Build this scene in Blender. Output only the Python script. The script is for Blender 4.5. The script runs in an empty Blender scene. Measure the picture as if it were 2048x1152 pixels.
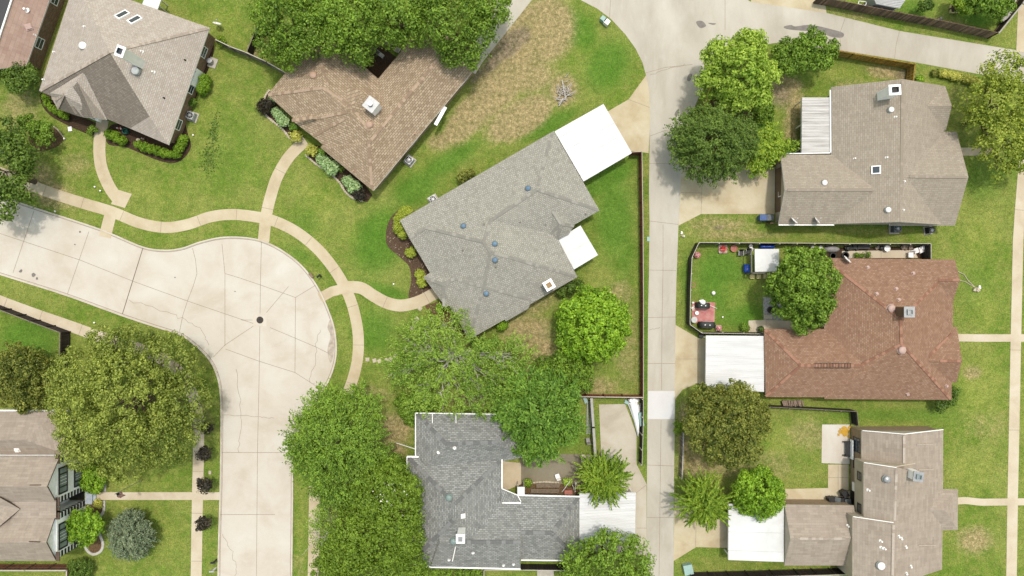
import bpy, bmesh, math, random
import numpy as np
from mathutils import Vector, Matrix
from mathutils.bvhtree import BVHTree
random.seed(7)
rng = np.random.default_rng(11)
scene = bpy.context.scene
COL = scene.collection
R = math.radians

# ---------------------------------------------------------------- survey grid
# The photo is a straight-down drone picture: S metres of ground per survey unit, flying height H.
S, H = 0.06, 81.92
CX, CY = 1024.0, 576.0
def W(x, y, z=0.0):
    f = (H - z) / H * S
    return Vector(((x - CX) * f, (CY - y) * f, z))
def Sz(px, z=0.0):
    return px * S * (H - z) / H

# ---------------------------------------------------------------- materials
K = 1.75
def lin(r, g, b, k=None):
    k = k or K
    def f(v):
        v /= 255.0
        return (v / 12.92 if v <= 0.04045 else ((v + 0.055) / 1.055) ** 2.4) / k
    return (min(f(r), .9), min(f(g), .9), min(f(b), .9), 1.0)

class NT:
    def __init__(self, name):
        self.m = bpy.data.materials.new(name); self.m.use_nodes = True
        self.t = self.m.node_tree; self.t.nodes.clear()
        self.out = self.n('ShaderNodeOutputMaterial')
        self._co = None
    def n(self, typ, **kw):
        nd = self.t.nodes.new(typ)
        for k, v in kw.items():
            if hasattr(nd, k): setattr(nd, k, v)
        return nd
    def l(self, a, b): self.t.links.new(a, b)
    def co(self):
        if self._co is None: self._co = self.n('ShaderNodeNewGeometry').outputs['Position']
        return self._co
    def noise(self, scale, detail=4, rough=.55, vec=None, dist=0):
        nd = self.n('ShaderNodeTexNoise'); nd.inputs['Scale'].default_value = scale
        nd.inputs['Detail'].default_value = detail; nd.inputs['Roughness'].default_value = rough
        nd.inputs['Distortion'].default_value = dist
        self.l(vec or self.co(), nd.inputs['Vector']); return nd.outputs['Fac']
    def scaled(self, v, s):
        mp = self.n('ShaderNodeMapping'); mp.inputs['Scale'].default_value = s
        self.l(v, mp.inputs['Vector']); return mp.outputs['Vector']
    def ramp(self, fac, stops, interp='LINEAR'):
        nd = self.n('ShaderNodeValToRGB'); e = nd.color_ramp.elements
        nd.color_ramp.interpolation = interp
        while len(e) < len(stops): e.new(.5)
        for i, (p, c) in enumerate(stops):
            e[i].position = p; e[i].color = c if len(c) == 4 else (*c, 1)
        self.l(fac, nd.inputs['Fac']); return nd.outputs['Color']
    def step(self, fac, a, b):
        nd = self.n('ShaderNodeMapRange'); nd.interpolation_type = 'SMOOTHSTEP'
        nd.inputs['From Min'].default_value = a; nd.inputs['From Max'].default_value = b
        self.l(fac, nd.inputs['Value']); return nd.outputs['Result']
    def mix(self, fac, a, b, blend='MIX'):
        nd = self.n('ShaderNodeMix', data_type='RGBA', blend_type=blend)
        ins = [s for s in nd.inputs if s.type == 'RGBA']
        for s, v in ((ins[0], a), (ins[1], b)):
            if hasattr(v, 'links'): self.l(v, s)
            else: s.default_value = v if len(v) == 4 else (*v, 1)
        if hasattr(fac, 'links'): self.l(fac, nd.inputs[0])
        else: nd.inputs[0].default_value = fac
        return [o for o in nd.outputs if o.type == 'RGBA'][0]
    def math(self, op, a, b=None):
        nd = self.n('ShaderNodeMath', operation=op)
        for s, v in zip(nd.inputs, (a, b)):
            if v is None: continue
            if hasattr(v, 'links'): self.l(v, s)
            else: s.default_value = v
        return nd.outputs[0]
    def attr(self, name):
        return self.n('ShaderNodeAttribute', attribute_name=name).outputs['Fac']
    def finish(self, color, rough=.85, bump=None, bdist=.02, metal=0, spec=.3, trans=None):
        b = self.n('ShaderNodeBsdfPrincipled')
        if hasattr(color, 'links'): self.l(color, b.inputs['Base Color'])
        else: b.inputs['Base Color'].default_value = color
        b.inputs['Roughness'].default_value = rough; b.inputs['Metallic'].default_value = metal
        b.inputs['Specular IOR Level'].default_value = spec
        if bump is not None:
            bn = self.n('ShaderNodeBump'); bn.inputs['Strength'].default_value = .6
            bn.inputs['Distance'].default_value = bdist
            self.l(bump, bn.inputs['Height']); self.l(bn.outputs[0], b.inputs['Normal'])
        sh = b.outputs[0]
        if trans:
            t = self.n('ShaderNodeBsdfTranslucent'); self.l(color, t.inputs['Color'])
            mx = self.n('ShaderNodeMixShader'); mx.inputs[0].default_value = trans
            self.l(sh, mx.inputs[1]); self.l(t.outputs[0], mx.inputs[2]); sh = mx.outputs[0]
        self.l(sh, self.out.inputs['Surface'])
        return self.m

M = {}
def plain(name, rgb, rough=.6, var=.12, scale=3.0, metal=0, spec=.35):
    n = NT(name); c = lin(*rgb, 1.12 if min(rgb) > 222 else None)
    d = tuple(v * (1 - var * 1.5) for v in c[:3]) + (1,); l = tuple(min(.9, v * (1 + var)) for v in c[:3]) + (1,)
    f = n.noise(scale, 5)
    M[name] = n.finish(n.ramp(f, [(.3, d), (.7, l)]), rough, metal=metal, spec=spec)
    return M[name]

def concrete(name, base, dark, light, stain=(120, 110, 98), stain_amt=.35, scale=.22, stretch=(1, 1, 1)):
    n = NT(name)
    v = n.scaled(n.co(), stretch)
    big = n.noise(scale, 6, .6, v, .4); mid = n.noise(1.3, 6, .65, v); fine = n.noise(14, 4, .7)
    c = n.ramp(big, [(.34, lin(*dark)), (.5, lin(*base)), (.68, lin(*light))])
    c = n.mix(n.math('MULTIPLY', n.step(mid, .5, .8), .55), c, lin(*light))
    st = n.step(n.noise(.42, 7, .7, v, .8), .56, .82)
    c = n.mix(n.math('MULTIPLY', st, stain_amt), c, lin(*stain))
    c = n.mix(.16, c, n.ramp(fine, [(.25, (.12, .12, .11, 1)), (.75, (1, 1, 1, 1))]), 'MULTIPLY')
    M[name] = n.finish(c, .9, fine, .004, spec=.2)

def shingle(name, cols, streak, row=.26, wid=.52, mort=.03, big=.35, contrast=.5):
    """cols: list of display colours a single tab may have; rows run along the eaves (UV in metres, v up the slope)."""
    n = NT(name)
    uv = n.n('ShaderNodeUVMap').outputs['UV']
    br = n.n('ShaderNodeTexBrick'); br.offset = .5; br.squash = 1
    br.inputs['Color1'].default_value = (0, 0, 0, 1); br.inputs['Color2'].default_value = (1, 1, 1, 1)
    br.inputs['Mortar'].default_value = (0, 0, 0, 1)
    br.inputs['Scale'].default_value = 1; br.inputs['Mortar Size'].default_value = mort
    br.inputs['Mortar Smooth'].default_value = .3; br.inputs['Bias'].default_value = 0
    br.inputs['Brick Width'].default_value = wid; br.inputs['Row Height'].default_value = row
    n.l(uv, br.inputs['Vector'])
    k = len(cols)
    c = n.ramp(br.outputs['Color'], [(i / (k - 1) if k > 1 else 0, lin(*x)) for i, x in enumerate(cols)])
    c = n.mix(n.math('MULTIPLY', br.outputs['Fac'], contrast), c, tuple(v * .45 for v in lin(*cols[0])[:3]))
    w = n.noise(big, 6, .6, None, .6)
    c = n.mix(n.math('MULTIPLY', n.step(w, .45, .75), .45), c, lin(*streak))
    w2 = n.noise(1.0, 5, .65, n.scaled(uv, (2.2, .35, 1)))
    c = n.mix(.3, c, n.ramp(w2, [(.3, (.6, .6, .6, 1)), (.7, (1.15, 1.15, 1.15, 1))]), 'MULTIPLY')
    fine = n.noise(22, 3, .7)
    c = n.mix(.35, c, n.ramp(fine, [(.3, (.55, .55, .55, 1)), (.72, (1.25, 1.25, 1.25, 1))]), 'MULTIPLY')
    h = n.math('ADD', n.math('MULTIPLY', br.outputs['Fac'], -1.0), n.math('MULTIPLY', fine, .5))
    M[name] = n.finish(c, .95, h, .012, spec=.15)

def leafmat(name, dark, light, k=None, trans=.3):
    n = NT(name)
    t = n.attr('tint')
    k = k or 1.12
    c = n.ramp(t, [(.0, lin(*dark, k)), (1.0, lin(*light, k))])
    M[name] = n.finish(c, .55, spec=.25, trans=trans)

# ---------------------------------------------------------------- mesh helpers
class MB:
    """Collects shapes in world coordinates and links them as one mesh object."""
    def __init__(self): self.v, self.f, self.mi = [], [], []
    def add(self, vs, fs, mi=0):
        o = len(self.v); self.v += [tuple(p) for p in vs]
        self.f += [tuple(i + o for i in f) for f in fs]; self.mi += [mi] * len(fs); return self
    def box(self, c, size, rz=0, mi=0, mat=None):
        x, y, z = (s / 2 for s in size)
        vs = [Vector((a, b, d)) for d in (-z, z) for a, b in ((-x, -y), (x, -y), (x, y), (-x, y))]
        m = mat or Matrix.Rotation(rz, 3, 'Z')
        vs = [m @ p + Vector(c) for p in vs]
        return self.add(vs, [(3, 2, 1, 0), (4, 5, 6, 7), (0, 1, 5, 4), (1, 2, 6, 5), (2, 3, 7, 6), (3, 0, 4, 7)], mi)
    def beam(self, a, b, w, h, mi=0):
        a, b = Vector(a), Vector(b); d = (b - a); L = d.length
        if L < 1e-6: return self
        d.normalize(); side = d.cross(Vector((0, 0, 1)))
        side = side.normalized() if side.length > 1e-4 else Vector((1, 0, 0))
        up = side.cross(d)
        m = Matrix((side, d, up)).transposed()
        return self.box((a + b) / 2, (w, L, h), mi=mi, mat=m)
    def tube(self, pts, radii, n=8, mi=0, cap=True):
        pts = [Vector(p) for p in pts]; rings = []
        if not hasattr(radii, '__len__'): radii = [radii] * len(pts)
        for i, p in enumerate(pts):
            d = (pts[min(i + 1, len(pts) - 1)] - pts[max(i - 1, 0)]).normalized()
            a = d.cross(Vector((0, 0, 1))); a = a.normalized() if a.length > 1e-3 else Vector((1, 0, 0))
            b = a.cross(d)
            rings.append([p + (a * math.cos(2 * math.pi * k / n) + b * math.sin(2 * math.pi * k / n)) * radii[i] for k in range(n)])
        vs = [q for r in rings for q in r]; fs = []
        for i in range(len(rings) - 1):
            for k in range(n):
                fs.append((i * n + k, i * n + (k + 1) % n, (i + 1) * n + (k + 1) % n, (i + 1) * n + k))
        if cap:
            fs.append(tuple(range(n))[::-1]); fs.append(tuple((len(rings) - 1) * n + k for k in range(n)))
        return self.add(vs, fs, mi)
    def lathe(self, c, prof, n=16, mi=0, sx=1, sy=1, rz=0):
        c = Vector(c); vs, fs = [], []
        for r, z in prof:
            for k in range(n):
                a = 2 * math.pi * k / n
                p = Matrix.Rotation(rz, 3, 'Z') @ Vector((r * math.cos(a) * sx, r * math.sin(a) * sy, z))
                vs.append(c + p)
        for i in range(len(prof) - 1):
            for k in range(n):
                fs.append((i * n + k, i * n + (k + 1) % n, (i + 1) * n + (k + 1) % n, (i + 1) * n + k))
        if prof[0][0] > 1e-4: fs.append(tuple(range(n))[::-1])
        if prof[-1][0] > 1e-4: fs.append(tuple((len(prof) - 1) * n + k for k in range(n)))
        return self.add(vs, fs, mi)
    def prism(self, poly, z0, z1, mi=0):
        """poly: list of world xy points; top may be concave."""
        poly = [Vector((p[0], p[1])) for p in poly]
        if area2(poly) < 0: poly = poly[::-1]
        n = len(poly)
        vs = [(p.x, p.y, z0) for p in poly] + [(p.x, p.y, z1) for p in poly]
        fs = [(i, (i + 1) % n, n + (i + 1) % n, n + i) for i in range(n)]
        tri = tessel(poly)
        fs += [tuple(n + i for i in t) for t in tri]
        return self.add(vs, fs, mi)
    def sheet(self, poly, z, mi=0):
        poly = [Vector((p[0], p[1])) for p in poly]
        if area2(poly) < 0: poly = poly[::-1]
        return self.add([(p.x, p.y, z) for p in poly], tessel(poly), mi)
    def strip(self, pts, w, z, mi=0):
        pts = [Vector((p[0], p[1])) for p in pts]
        l, r = offset_line(pts, w / 2)
        vs = [(p.x, p.y, z) for p in l] + [(p.x, p.y, z) for p in r]
        n = len(pts)
        return self.add(vs, [(n + i, n + i + 1, i + 1, i) for i in range(n - 1)], mi)
    def build(self, name, mats, parent=None, smooth=False, at=None, uv=None):
        me = bpy.data.meshes.new(name)
        off = root_loc(parent) if parent is not None else (Vector(at) if at is not None else Vector((0, 0, 0)))
        v = np.array(self.v, dtype=np.float32).reshape(-1, 3) - np.array(off, dtype=np.float32)
        me.from_pydata(v.tolist(), [], self.f)
        if not isinstance(mats, (list, tuple)): mats = [mats]
        for m in mats: me.materials.append(M[m] if isinstance(m, str) else m)
        me.polygons.foreach_set('material_index', np.array(self.mi, dtype=np.int32))
        if smooth: me.polygons.foreach_set('use_smooth', np.ones(len(me.polygons), dtype=bool))
        me.update()
        o = bpy.data.objects.new(name, me); COL.objects.link(o)
        if parent is not None: o.parent = parent
        else: o.location = off
        return o

def root_loc(o):
    while o.parent is not None: o = o.parent
    return Vector(o.location)
def area2(p):
    return sum(p[i].x * p[(i + 1) % len(p)].y - p[(i + 1) % len(p)].x * p[i].y for i in range(len(p)))
def tessel(poly):
    from mathutils.geometry import tessellate_polygon
    t = tessellate_polygon([[Vector((p.x, p.y, 0)) for p in poly]])
    out = []
    for a, b, c in t:
        s = (poly[b] - poly[a]).cross(poly[c] - poly[a])
        out.append((a, b, c) if s > 0 else (a, c, b))
    return out
def offset_line(pts, d):
    l, r = [], []
    for i, p in enumerate(pts):
        a = pts[max(i - 1, 0)]; b = pts[min(i + 1, len(pts) - 1)]
        t = (b - a).normalized(); nrm = Vector((-t.y, t.x))
        l.append(p + nrm * d); r.append(p - nrm * d)
    return l, r
def smooth(pts, n=6, closed=False):
    """Catmull-Rom through the points."""
    out = []; N = len(pts)
    def g(i): return pts[i % N] if closed else pts[max(0, min(N - 1, i))]
    for i in range(N if closed else N - 1):
        p0, p1, p2, p3 = (Vector(g(i + k)[:2]) for k in (-1, 0, 1, 2))
        for k in range(n):
            t = k / n
            out.append(.5 * ((2 * p1) + (p2 - p0) * t + (2 * p0 - 5 * p1 + 4 * p2 - p3) * t * t + (3 * p1 - p0 - 3 * p2 + p3) * t ** 3))
    if not closed: out.append(Vector(pts[-1][:2]))
    return out
def WP(pts, z=0): return [W(p[0], p[1], z) for p in pts]
def inset(poly, d):
    poly = [Vector((p[0], p[1])) for p in poly]
    if area2(poly) < 0: poly = poly[::-1]
    n = len(poly); out = []
    for i in range(n):
        a, b, c = poly[i - 1], poly[i], poly[(i + 1) % n]
        t1 = (b - a).normalized(); t2 = (c - b).normalized()
        n1 = Vector((-t1.y, t1.x)); n2 = Vector((-t2.y, t2.x))
        m = n1 + n2; k = m.dot(n1)
        m = m * (d / max(k, .35)) if m.length > 1e-5 else n1 * d
        out.append(b + m)
    return out

def tag(o, label, cat, group=None, kind=None):
    o['label'] = label; o['category'] = cat
    if group: o['group'] = group
    if kind: o['kind'] = kind
    return o
def thing(name, label, cat, loc, group=None):
    o = bpy.data.objects.new(name, None); COL.objects.link(o); o.empty_display_size = .3
    o.location = Vector(loc); tag(o, label, cat, group); return o
def copy_tree(o, parent=None):
    c = o.copy(); COL.objects.link(c)
    if parent is not None: c.parent = parent
    for ch in o.children: copy_tree(ch, c)
    return c
def dup(root, loc, label, rz=None, sc=None, group=None):
    c = copy_tree(root); c.location = Vector(loc); c['label'] = label
    if rz is not None: c.rotation_euler = (0, 0, rz)
    if sc is not None: c.scale = (sc, sc, sc)
    if group: c['group'] = group
    return c
# ---------------------------------------------------------------- materials of the setting
concrete('street_concrete', (236, 226, 210), (227, 214, 195), (243, 236, 223), (208, 193, 172), .35)
concrete('alley_concrete', (220, 212, 195), (207, 198, 181), (232, 225, 210), (172, 164, 150), .45, .25, (1, .35, 1))
concrete('walk_concrete', (229, 211, 178), (217, 197, 163), (238, 223, 193), (200, 181, 150), .3, .35)
concrete('pale_walk_concrete', (234, 218, 190), (222, 205, 176), (241, 228, 204), (204, 187, 160), .3, .35); concrete('slab_concrete', (222, 211, 190), (208, 196, 174), (232, 223, 205), (178, 168, 146), .45, .3)
concrete('drive_concrete', (227, 211, 175), (212, 192, 155), (238, 225, 195), (184, 162, 124), .45, .3)
concrete('new_concrete', (250, 247, 244), (245, 241, 237), (254, 252, 250), (232, 226, 220), .3)
concrete('old_concrete', (158, 148, 124), (142, 132, 108), (172, 162, 140), (120, 105, 82), .5)
concrete('kerb_concrete', (236, 224, 206), (222, 208, 188), (246, 236, 220), (170, 152, 130), .35, .6)
plain('joint_dark', (120, 104, 88), .95, .3, 6)
plain('joint_soft', (176, 160, 140), .95, .2, 6)
plain('damp_stain', (140, 133, 126), .7, .15, 2); plain('edge_stain', (204, 190, 172), .85, .2, 2)
concrete('gravel_grey', (196, 190, 180), (158, 152, 144), (222, 217, 208), (90, 84, 78), .5, 4)
concrete('brick_red', (224, 150, 144), (208, 126, 120), (234, 172, 166), (184, 100, 92), .35, 1.2)

def mulch(name, a, b, chips=None):
    n = NT(name); f = n.noise(7, 6, .75); g = n.noise(1.2, 4)
    c = n.mix(n.step(f, .35, .7), lin(*a), lin(*b))
    if chips:
        v = n.n('ShaderNodeTexVoronoi'); v.inputs['Scale'].default_value = 4.5; n.l(n.co(), v.inputs['Vector'])
        c = n.mix(n.math('MULTIPLY', n.step(v.outputs['Distance'], .3, .12), n.step(g, .42, .6)), c, lin(*chips))
    M[name] = n.finish(c, .95, f, .05, spec=.1)
mulch('dark_mulch', (62, 48, 38), (108, 88, 70))
mulch('stone_mulch', (84, 66, 52), (126, 104, 84), (212, 192, 168))
mulch('leaf_litter', (92, 72, 50), (150, 124, 92))

# ---------------------------------------------------------------- lawn: one sheet out to the horizon
def lawn_blobs():
    B = []
    def b(kind, x, y, rx, ry=None, rot=0, s=1.0): B.append((kind, x, y, rx, ry or rx, R(rot), s))
    # bare and dry soil (the surface itself)
    for a in [(1045, 72, 84, 74, 0, 1.35), (1090, 60, 62, 76, 20, 1.3), (1000, 165, 100, 46, -55, 1.35), (945, 225, 88, 34, -50, 1.3), (1040, 236, 80, 38, -30, 1.35), (1060, 150, 60, 50, 0, .8),
              (900, 270, 50, 18, -35, .9), (1125, 180, 36, 40, 0, .9), (880, 285, 32, 20, 0, .7), (960, 245, 40, 20, -40, .6),
              (1055, 665, 60, 42, 0, .85), (1080, 700, 42, 36, 0, .85), (1075, 610, 60, 26, -30, .5), (1240, 585, 34, 30, 0, .5), (1255, 700, 30, 110, 0, .42),
              (1185, 775, 70, 26, 0, .6), (790, 860, 40, 42, 0, .8), (785, 900, 30, 24, 0, .9), (745, 790, 50, 22, 0, .45),
              (95, 385, 70, 34, 20, .75), (60, 345, 60, 34, 20, .8), (40, 215, 50, 50, 0, .5), (150, 330, 40, 30, 0, .45), (75, 60, 14, 90, 18, .3),
              (1592, 215, 30, 50, 0, .7), (1570, 175, 44, 30, 0, .9), (1583, 255, 18, 54, 0, .7), (1770, 145, 46, 16, 8, .8), (1700, 170, 50, 20, 0, .4),
              (1440, 450, 80, 20, 0, .55), (1470, 470, 110, 14, 0, .55), (1385, 890, 26, 70, 0, .8), (1400, 930, 60, 34, 0, .7), (1455, 935, 60, 26, 0, .55),
              (1620, 870, 60, 40, 10, .45), (1540, 930, 60, 40, 0, .4), (1950, 1080, 44, 34, 0, .7), (1975, 850, 60, 40, 0, .32), (1945, 745, 24, 18, 0, .7),
              (1760, 72, 120, 10, 10, .5), (1950, 95, 80, 10, 10, .45), (1900, 45, 60, 14, 10, .3), (1700, 30, 60, 12, 10, .4), (1940, 190, 60, 26, 0, .3), (700, 880, 70, 50, 0, .5),
              (670, 940, 40, 60, 0, .5), (690, 1060, 40, 60, 0, .6), (510, 95, 16, 26, 20, .8), (600, 1130, 16, 40, 0, .3), (1362, 870, 12, 80, 0, .6), (1370, 830, 16, 30, 0, .7),
              (400, 840, 30, 60, 0, .3), (235, 480, 40, 16, 20, .3), (970, 800, 90, 20, 0, .8), (900, 690, 70, 40, 0, .4), (1090, 755, 60, 34, 0, .6), (1750, 465, 120, 12, 0, .25)]:
        b('dry', *a)
    for a in [(1022, 88, 46, 22, -48, 1.2), (990, 118, 40, 16, -50, 1.1), (1050, 70, 14, 22, 0, .9), (955, 150, 30, 10, -50, .8), (1128, 183, 20, 26, 0, .5), (1437, 455, 14, 5, 0, 1), (1810, 150, 26, 16, 0, .8), (960, 800, 60, 12, 0, .8), (1560, 190, 30, 34, 0, .7)]:
        b('soil', *a)
    # deep green
    for a in [(760, 480, 60, 90, 20, .9), (830, 380, 70, 40, -30, .8), (900, 320, 90, 26, -32, .8), (1230, 430, 50, 110, 0, .8), (1215, 360, 70, 30, -30, 1), (1215, 130, 50, 70, 30, .9),
              (1160, 60, 40, 60, -30, .8), (1100, 250, 90, 22, -28, .8), (1250, 500, 30, 80, 0, .6), (770, 590, 80, 30, 20, .8), (750, 660, 60, 60, 0, .7), (1440, 560, 60, 80, 0, 1.0), (1480, 630, 60, 36, 0, .8),
              (1290, 720, 10, 300, 0, .8), (1375, 560, 20, 90, 0, .6), (60, 680, 80, 60, 0, .9), (480, 480, 60, 20, 0, .4), (1960, 360, 60, 60, 0, .5), (1950, 570, 50, 80, 0, .4), (1190, 850, 60, 40, 0, .5), (1140, 860, 40, 60, 0, .5), (610, 450, 40, 50, 30, .5),
              (600, 510, 40, 20, 30, .6), (1520, 260, 40, 50, 0, .7), (1840, 20, 60, 26, 10, .7), (1960, 25, 60, 40, 10, .8), (470, 320, 60, 120, 20, .35), (1800, 830, 160, 20, 0, .6)]:
        b('lush', *a)
    # yellowish light green
    for a in [(640, 400, 60, 40, 30, .6), (300, 380, 90, 30, 10, .5), (450, 60, 60, 60, 0, .5), (420, 220, 40, 90, 20, .4), (1960, 480, 50, 60, 0, .6), (1970, 620, 40, 60, 0, .6), (1960, 780, 60, 100, 0, .7), (1940, 950, 60, 60, 0, .6),
              (330, 1080, 60, 60, 0, .45), (300, 960, 80, 40, 0, .5), (1470, 590, 36, 40, 0, .6), (1520, 560, 30, 40, 0, .5), (600, 1050, 14, 160, 0, .5), (1890, 210, 40, 60, 0, .4), (1690, 150, 60, 20, 5, .5), (1880, 30, 50, 20, 10, .6), (1430, 470, 80, 20, 0, .4),
              (730, 560, 30, 30, 0, .3), (1560, 880, 80, 50, 0, .5), (690, 460, 40, 30, 40, .4), (180, 400, 50, 30, 10, .4), (1640, 190, 40, 14, 0, .4), (1230, 660, 40, 80, 0, .3)]:
        b('pale', *a)
    return B
def axis(lo, hi, step, far):
    c = np.arange(lo, hi + step, step)
    return np.concatenate([[lo - far, lo - far * .4, lo - far * .12, lo - 6], c, [hi + 6, hi + far * .12, hi + far * .4, hi + far]])
gx, gy = axis(-66, 66, .33, 900), axis(-39, 39, .33, 900)
GX, GY = np.meshgrid(gx, gy, indexing='ij')
nx, ny = GX.shape
me = bpy.data.meshes.new('lawn')
gv = np.stack([GX.ravel(), GY.ravel(), np.zeros(nx * ny)], 1)
idx = np.arange(nx * ny).reshape(nx, ny)
gf = np.stack([idx[:-1, :-1], idx[1:, :-1], idx[1:, 1:], idx[:-1, 1:]], -1).reshape(-1, 4)
me.from_pydata(gv.tolist(), [], gf.tolist())
PX, PY = gv[:, 0] / S + CX, CY - gv[:, 1] / S
fields = {k: np.zeros(nx * ny, np.float32) for k in ('dry', 'soil', 'lush', 'pale')}
for kind, x, y, rx, ry, rot, s in lawn_blobs():
    dx, dy = PX - x, PY - y
    u = (dx * math.cos(rot) + dy * math.sin(rot)) / (rx * 1.35); v = (-dx * math.sin(rot) + dy * math.cos(rot)) / (ry * 1.35)
    d = np.sqrt(u * u + v * v)
    t = np.clip((1.0 - d) / .8, 0, 1); w = s * t * t * (3 - 2 * t)
    fields[kind] = np.maximum(fields[kind], w.astype(np.float32))
for k, a in fields.items():
    at = me.attributes.new(k, 'FLOAT', 'POINT'); at.data.foreach_set('value', a)
n = NT('grass')
f1 = n.noise(.16, 5, .6, None, .5); f2 = n.noise(.9, 6, .65); f3 = n.noise(2.4, 6, .75); f4 = n.noise(7, 4, .75)
c = n.mix(n.step(f1, .34, .66), lin(118, 145, 58), lin(147, 159, 82))
c = n.mix(n.math('MULTIPLY', n.step(f2, .40, .70), .6), c, lin(160, 160, 90))
def masked(att, nz, lo, hi, amt):
    return n.step(n.math('ADD', n.attr(att), n.math('MULTIPLY', n.math('SUBTRACT', nz, .5), amt)), lo, hi)
c = n.mix(n.math('MULTIPLY', masked('lush', f2, .1, .9, .7), .8), c, lin(94, 140, 48))
c = n.mix(n.math('MULTIPLY', masked('pale', f2, .15, .9, .9), .6), c, lin(160, 170, 84))
c = n.mix(n.math('MULTIPLY', masked('dry', n.math('ADD', n.math('MULTIPLY', f2, .5), n.math('MULTIPLY', f3, .5)), .06, .85, 1.1), .9), c, n.mix(n.step(f3, .3, .75), lin(162, 143, 106), lin(206, 186, 146)))
c = n.mix(n.math('MULTIPLY', masked('soil', f3, .1, .9, .9), .85), c, n.mix(n.step(f3, .35, .65), lin(128, 114, 98), lin(166, 150, 130)))
wd = n.step(n.noise(1.5, 7, .78, None, 1.0), .52, .72)
c = n.mix(n.math('MULTIPLY', wd, .5), c, lin(92, 122, 42))
f5 = n.noise(.55, 8, .72, None, .6)
c = n.mix(.8, c, n.ramp(f5, [(.3, (.68, .76, .6, 1)), (.5, (.98, .98, .95, 1)), (.7, (1.26, 1.18, 1.25, 1))]), 'MULTIPLY')
c = n.mix(.6, c, n.ramp(f3, [(.3, (.45, .52, .4, 1)), (.5, (.97, .97, .93, 1)), (.7, (1.5, 1.42, 1.4, 1))]), 'MULTIPLY')
c = n.mix(.7, c, n.ramp(f4, [(.32, (.34, .4, .3, 1)), (.68, (1.62, 1.58, 1.5, 1))]), 'MULTIPLY')
me.materials.append(n.finish(c, .95, n.math('ADD', f4, f3), .06, spec=.1))
M['grass'] = me.materials[0]
lawn = bpy.data.objects.new('lawn', me); COL.objects.link(lawn)
tag(lawn, 'green lawn with dry patches spreading between all the houses', 'lawn', kind='structure')

# ---------------------------------------------------------------- paving
def structure(mb, name, mats, label, cat):
    o = mb.build(name, mats); tag(o, label, cat, kind='structure'); return o
street_n = smooth([(-420, 245), (-200, 322), (-60, 372), (45, 409), (180, 453), (225, 470), (287, 496), (330, 502), (365, 498), (400, 486), (440, 477), (480, 476), (520, 482), (560, 500), (600, 530), (630, 568),
                   (652, 612), (668, 660), (671, 710), (660, 752), (640, 788), (612, 826), (593, 870), (585, 925), (584, 1000), (583, 1100), (582, 1200), (580, 1500)], 5)
street_s = smooth([(436, 1500), (438, 1200), (439, 1100), (442, 1000), (444, 880), (443, 790), (434, 745), (417, 714), (389, 687), (361, 668), (312, 652), (243, 629), (130, 588), (0, 547), (-60, 528), (-200, 480), (-420, 404)], 5)
mb = MB(); mb.prism(WP(street_n + street_s), -.05, .012)
for ln_, s_ in ((street_n, -1), (street_s, -1)):
    q_ = offset_line([Vector(p[:2]) for p in WP(ln_)], .1)
    mb.strip(q_[1], .07, .0165, 2)
def joints(lst, w, z, mi):
    for pts in lst: mb.strip(WP(pts), w, z, mi)
def crack(pts, amp=3, n=6):
    out = []
    for i in range(len(pts) - 1):
        for k in range(n):
            t = k / n
            out.append((pts[i][0] * (1 - t) + pts[i + 1][0] * t + random.uniform(-amp, amp) * (k > 0), pts[i][1] * (1 - t) + pts[i + 1][1] * t + random.uniform(-amp, amp) * (k > 0)))
    return out + [pts[-1]]
joints([[(286, 496), (245, 628)]], .085, .017, 1)
joints([[(0, 467), (160, 520), (265, 562), (375, 602), (507, 647)], [(68, 422), (26, 546)], [(178, 463), (135, 588)], [(385, 496), (391, 519), (394, 547), (387, 571), (375, 602), (366, 630), (359, 664)],
        [(444, 488), (450, 547), (450, 692)], [(450, 547), (480, 556), (521, 570)], [(523, 484), (521, 560), (520, 640), (518, 770), (515, 905), (513, 1152)], [(443, 905), (584, 905)], [(440, 1029), (550, 1029)],
        [(451, 698), (517, 722), (590, 745), (640, 777)], [(591, 595), (590, 745)], [(533, 625), (577, 573)], [(591, 595), (632, 570)], [(540, 655), (578, 671), (632, 694), (656, 706)], [(507, 652), (450, 690), (427, 714)], [(521, 570), (591, 595)],
        [(483, 640), (505, 640)]], .055, .0165, 2)
joints([crack([(472, 738), (482, 800), (480, 870), (478, 905)]), crack([(445, 1068), (462, 1100), (472, 1128), (470, 1160)]), crack([(444, 830), (520, 833), (548, 836)], 2), crack([(640, 660), (632, 694), (628, 735), (620, 765)]), crack([(258, 600), (330, 623), (372, 640), (400, 655), (418, 690)], 3)], .045, .018, 2)
for x, y, r in [(42, 542, 4), (67, 550, 5), (74, 557, 3), (160, 464, 2.5), (150, 489, 2), (350, 555, 1.6), (470, 583, 1.6)]:
    mb.sheet([W(x + r * random.uniform(.6, 1.2) * math.cos(a * .7), y + r * random.uniform(.5, 1) * math.sin(a * .7)) for a in range(9)], .019, 3)
mb.sheet(WP(smooth([(661, 640), (668, 665), (669, 690), (666, 715), (660, 725), (655, 700), (661, 672), (655, 655)], 4, True)), .0185, 4)
structure(mb, 'street', ['street_concrete', 'joint_dark', 'joint_soft', 'damp_stain', 'edge_stain'], 'pale concrete cul-de-sac street with joints and a round turning bowl', 'street')
mb = MB()
for line, sgn in ((street_n, 1), (street_s, 1)):
    pts = [Vector(p[:2]) for p in WP(line)]
    l, r = offset_line(pts, .16 * sgn)
    mb.prism([p for p in pts] + [p for p in l[::-1]], -.05, .11)
structure(mb, 'kerb', 'kerb_concrete', 'raised concrete kerb edging the cul-de-sac street', 'kerb')

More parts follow.
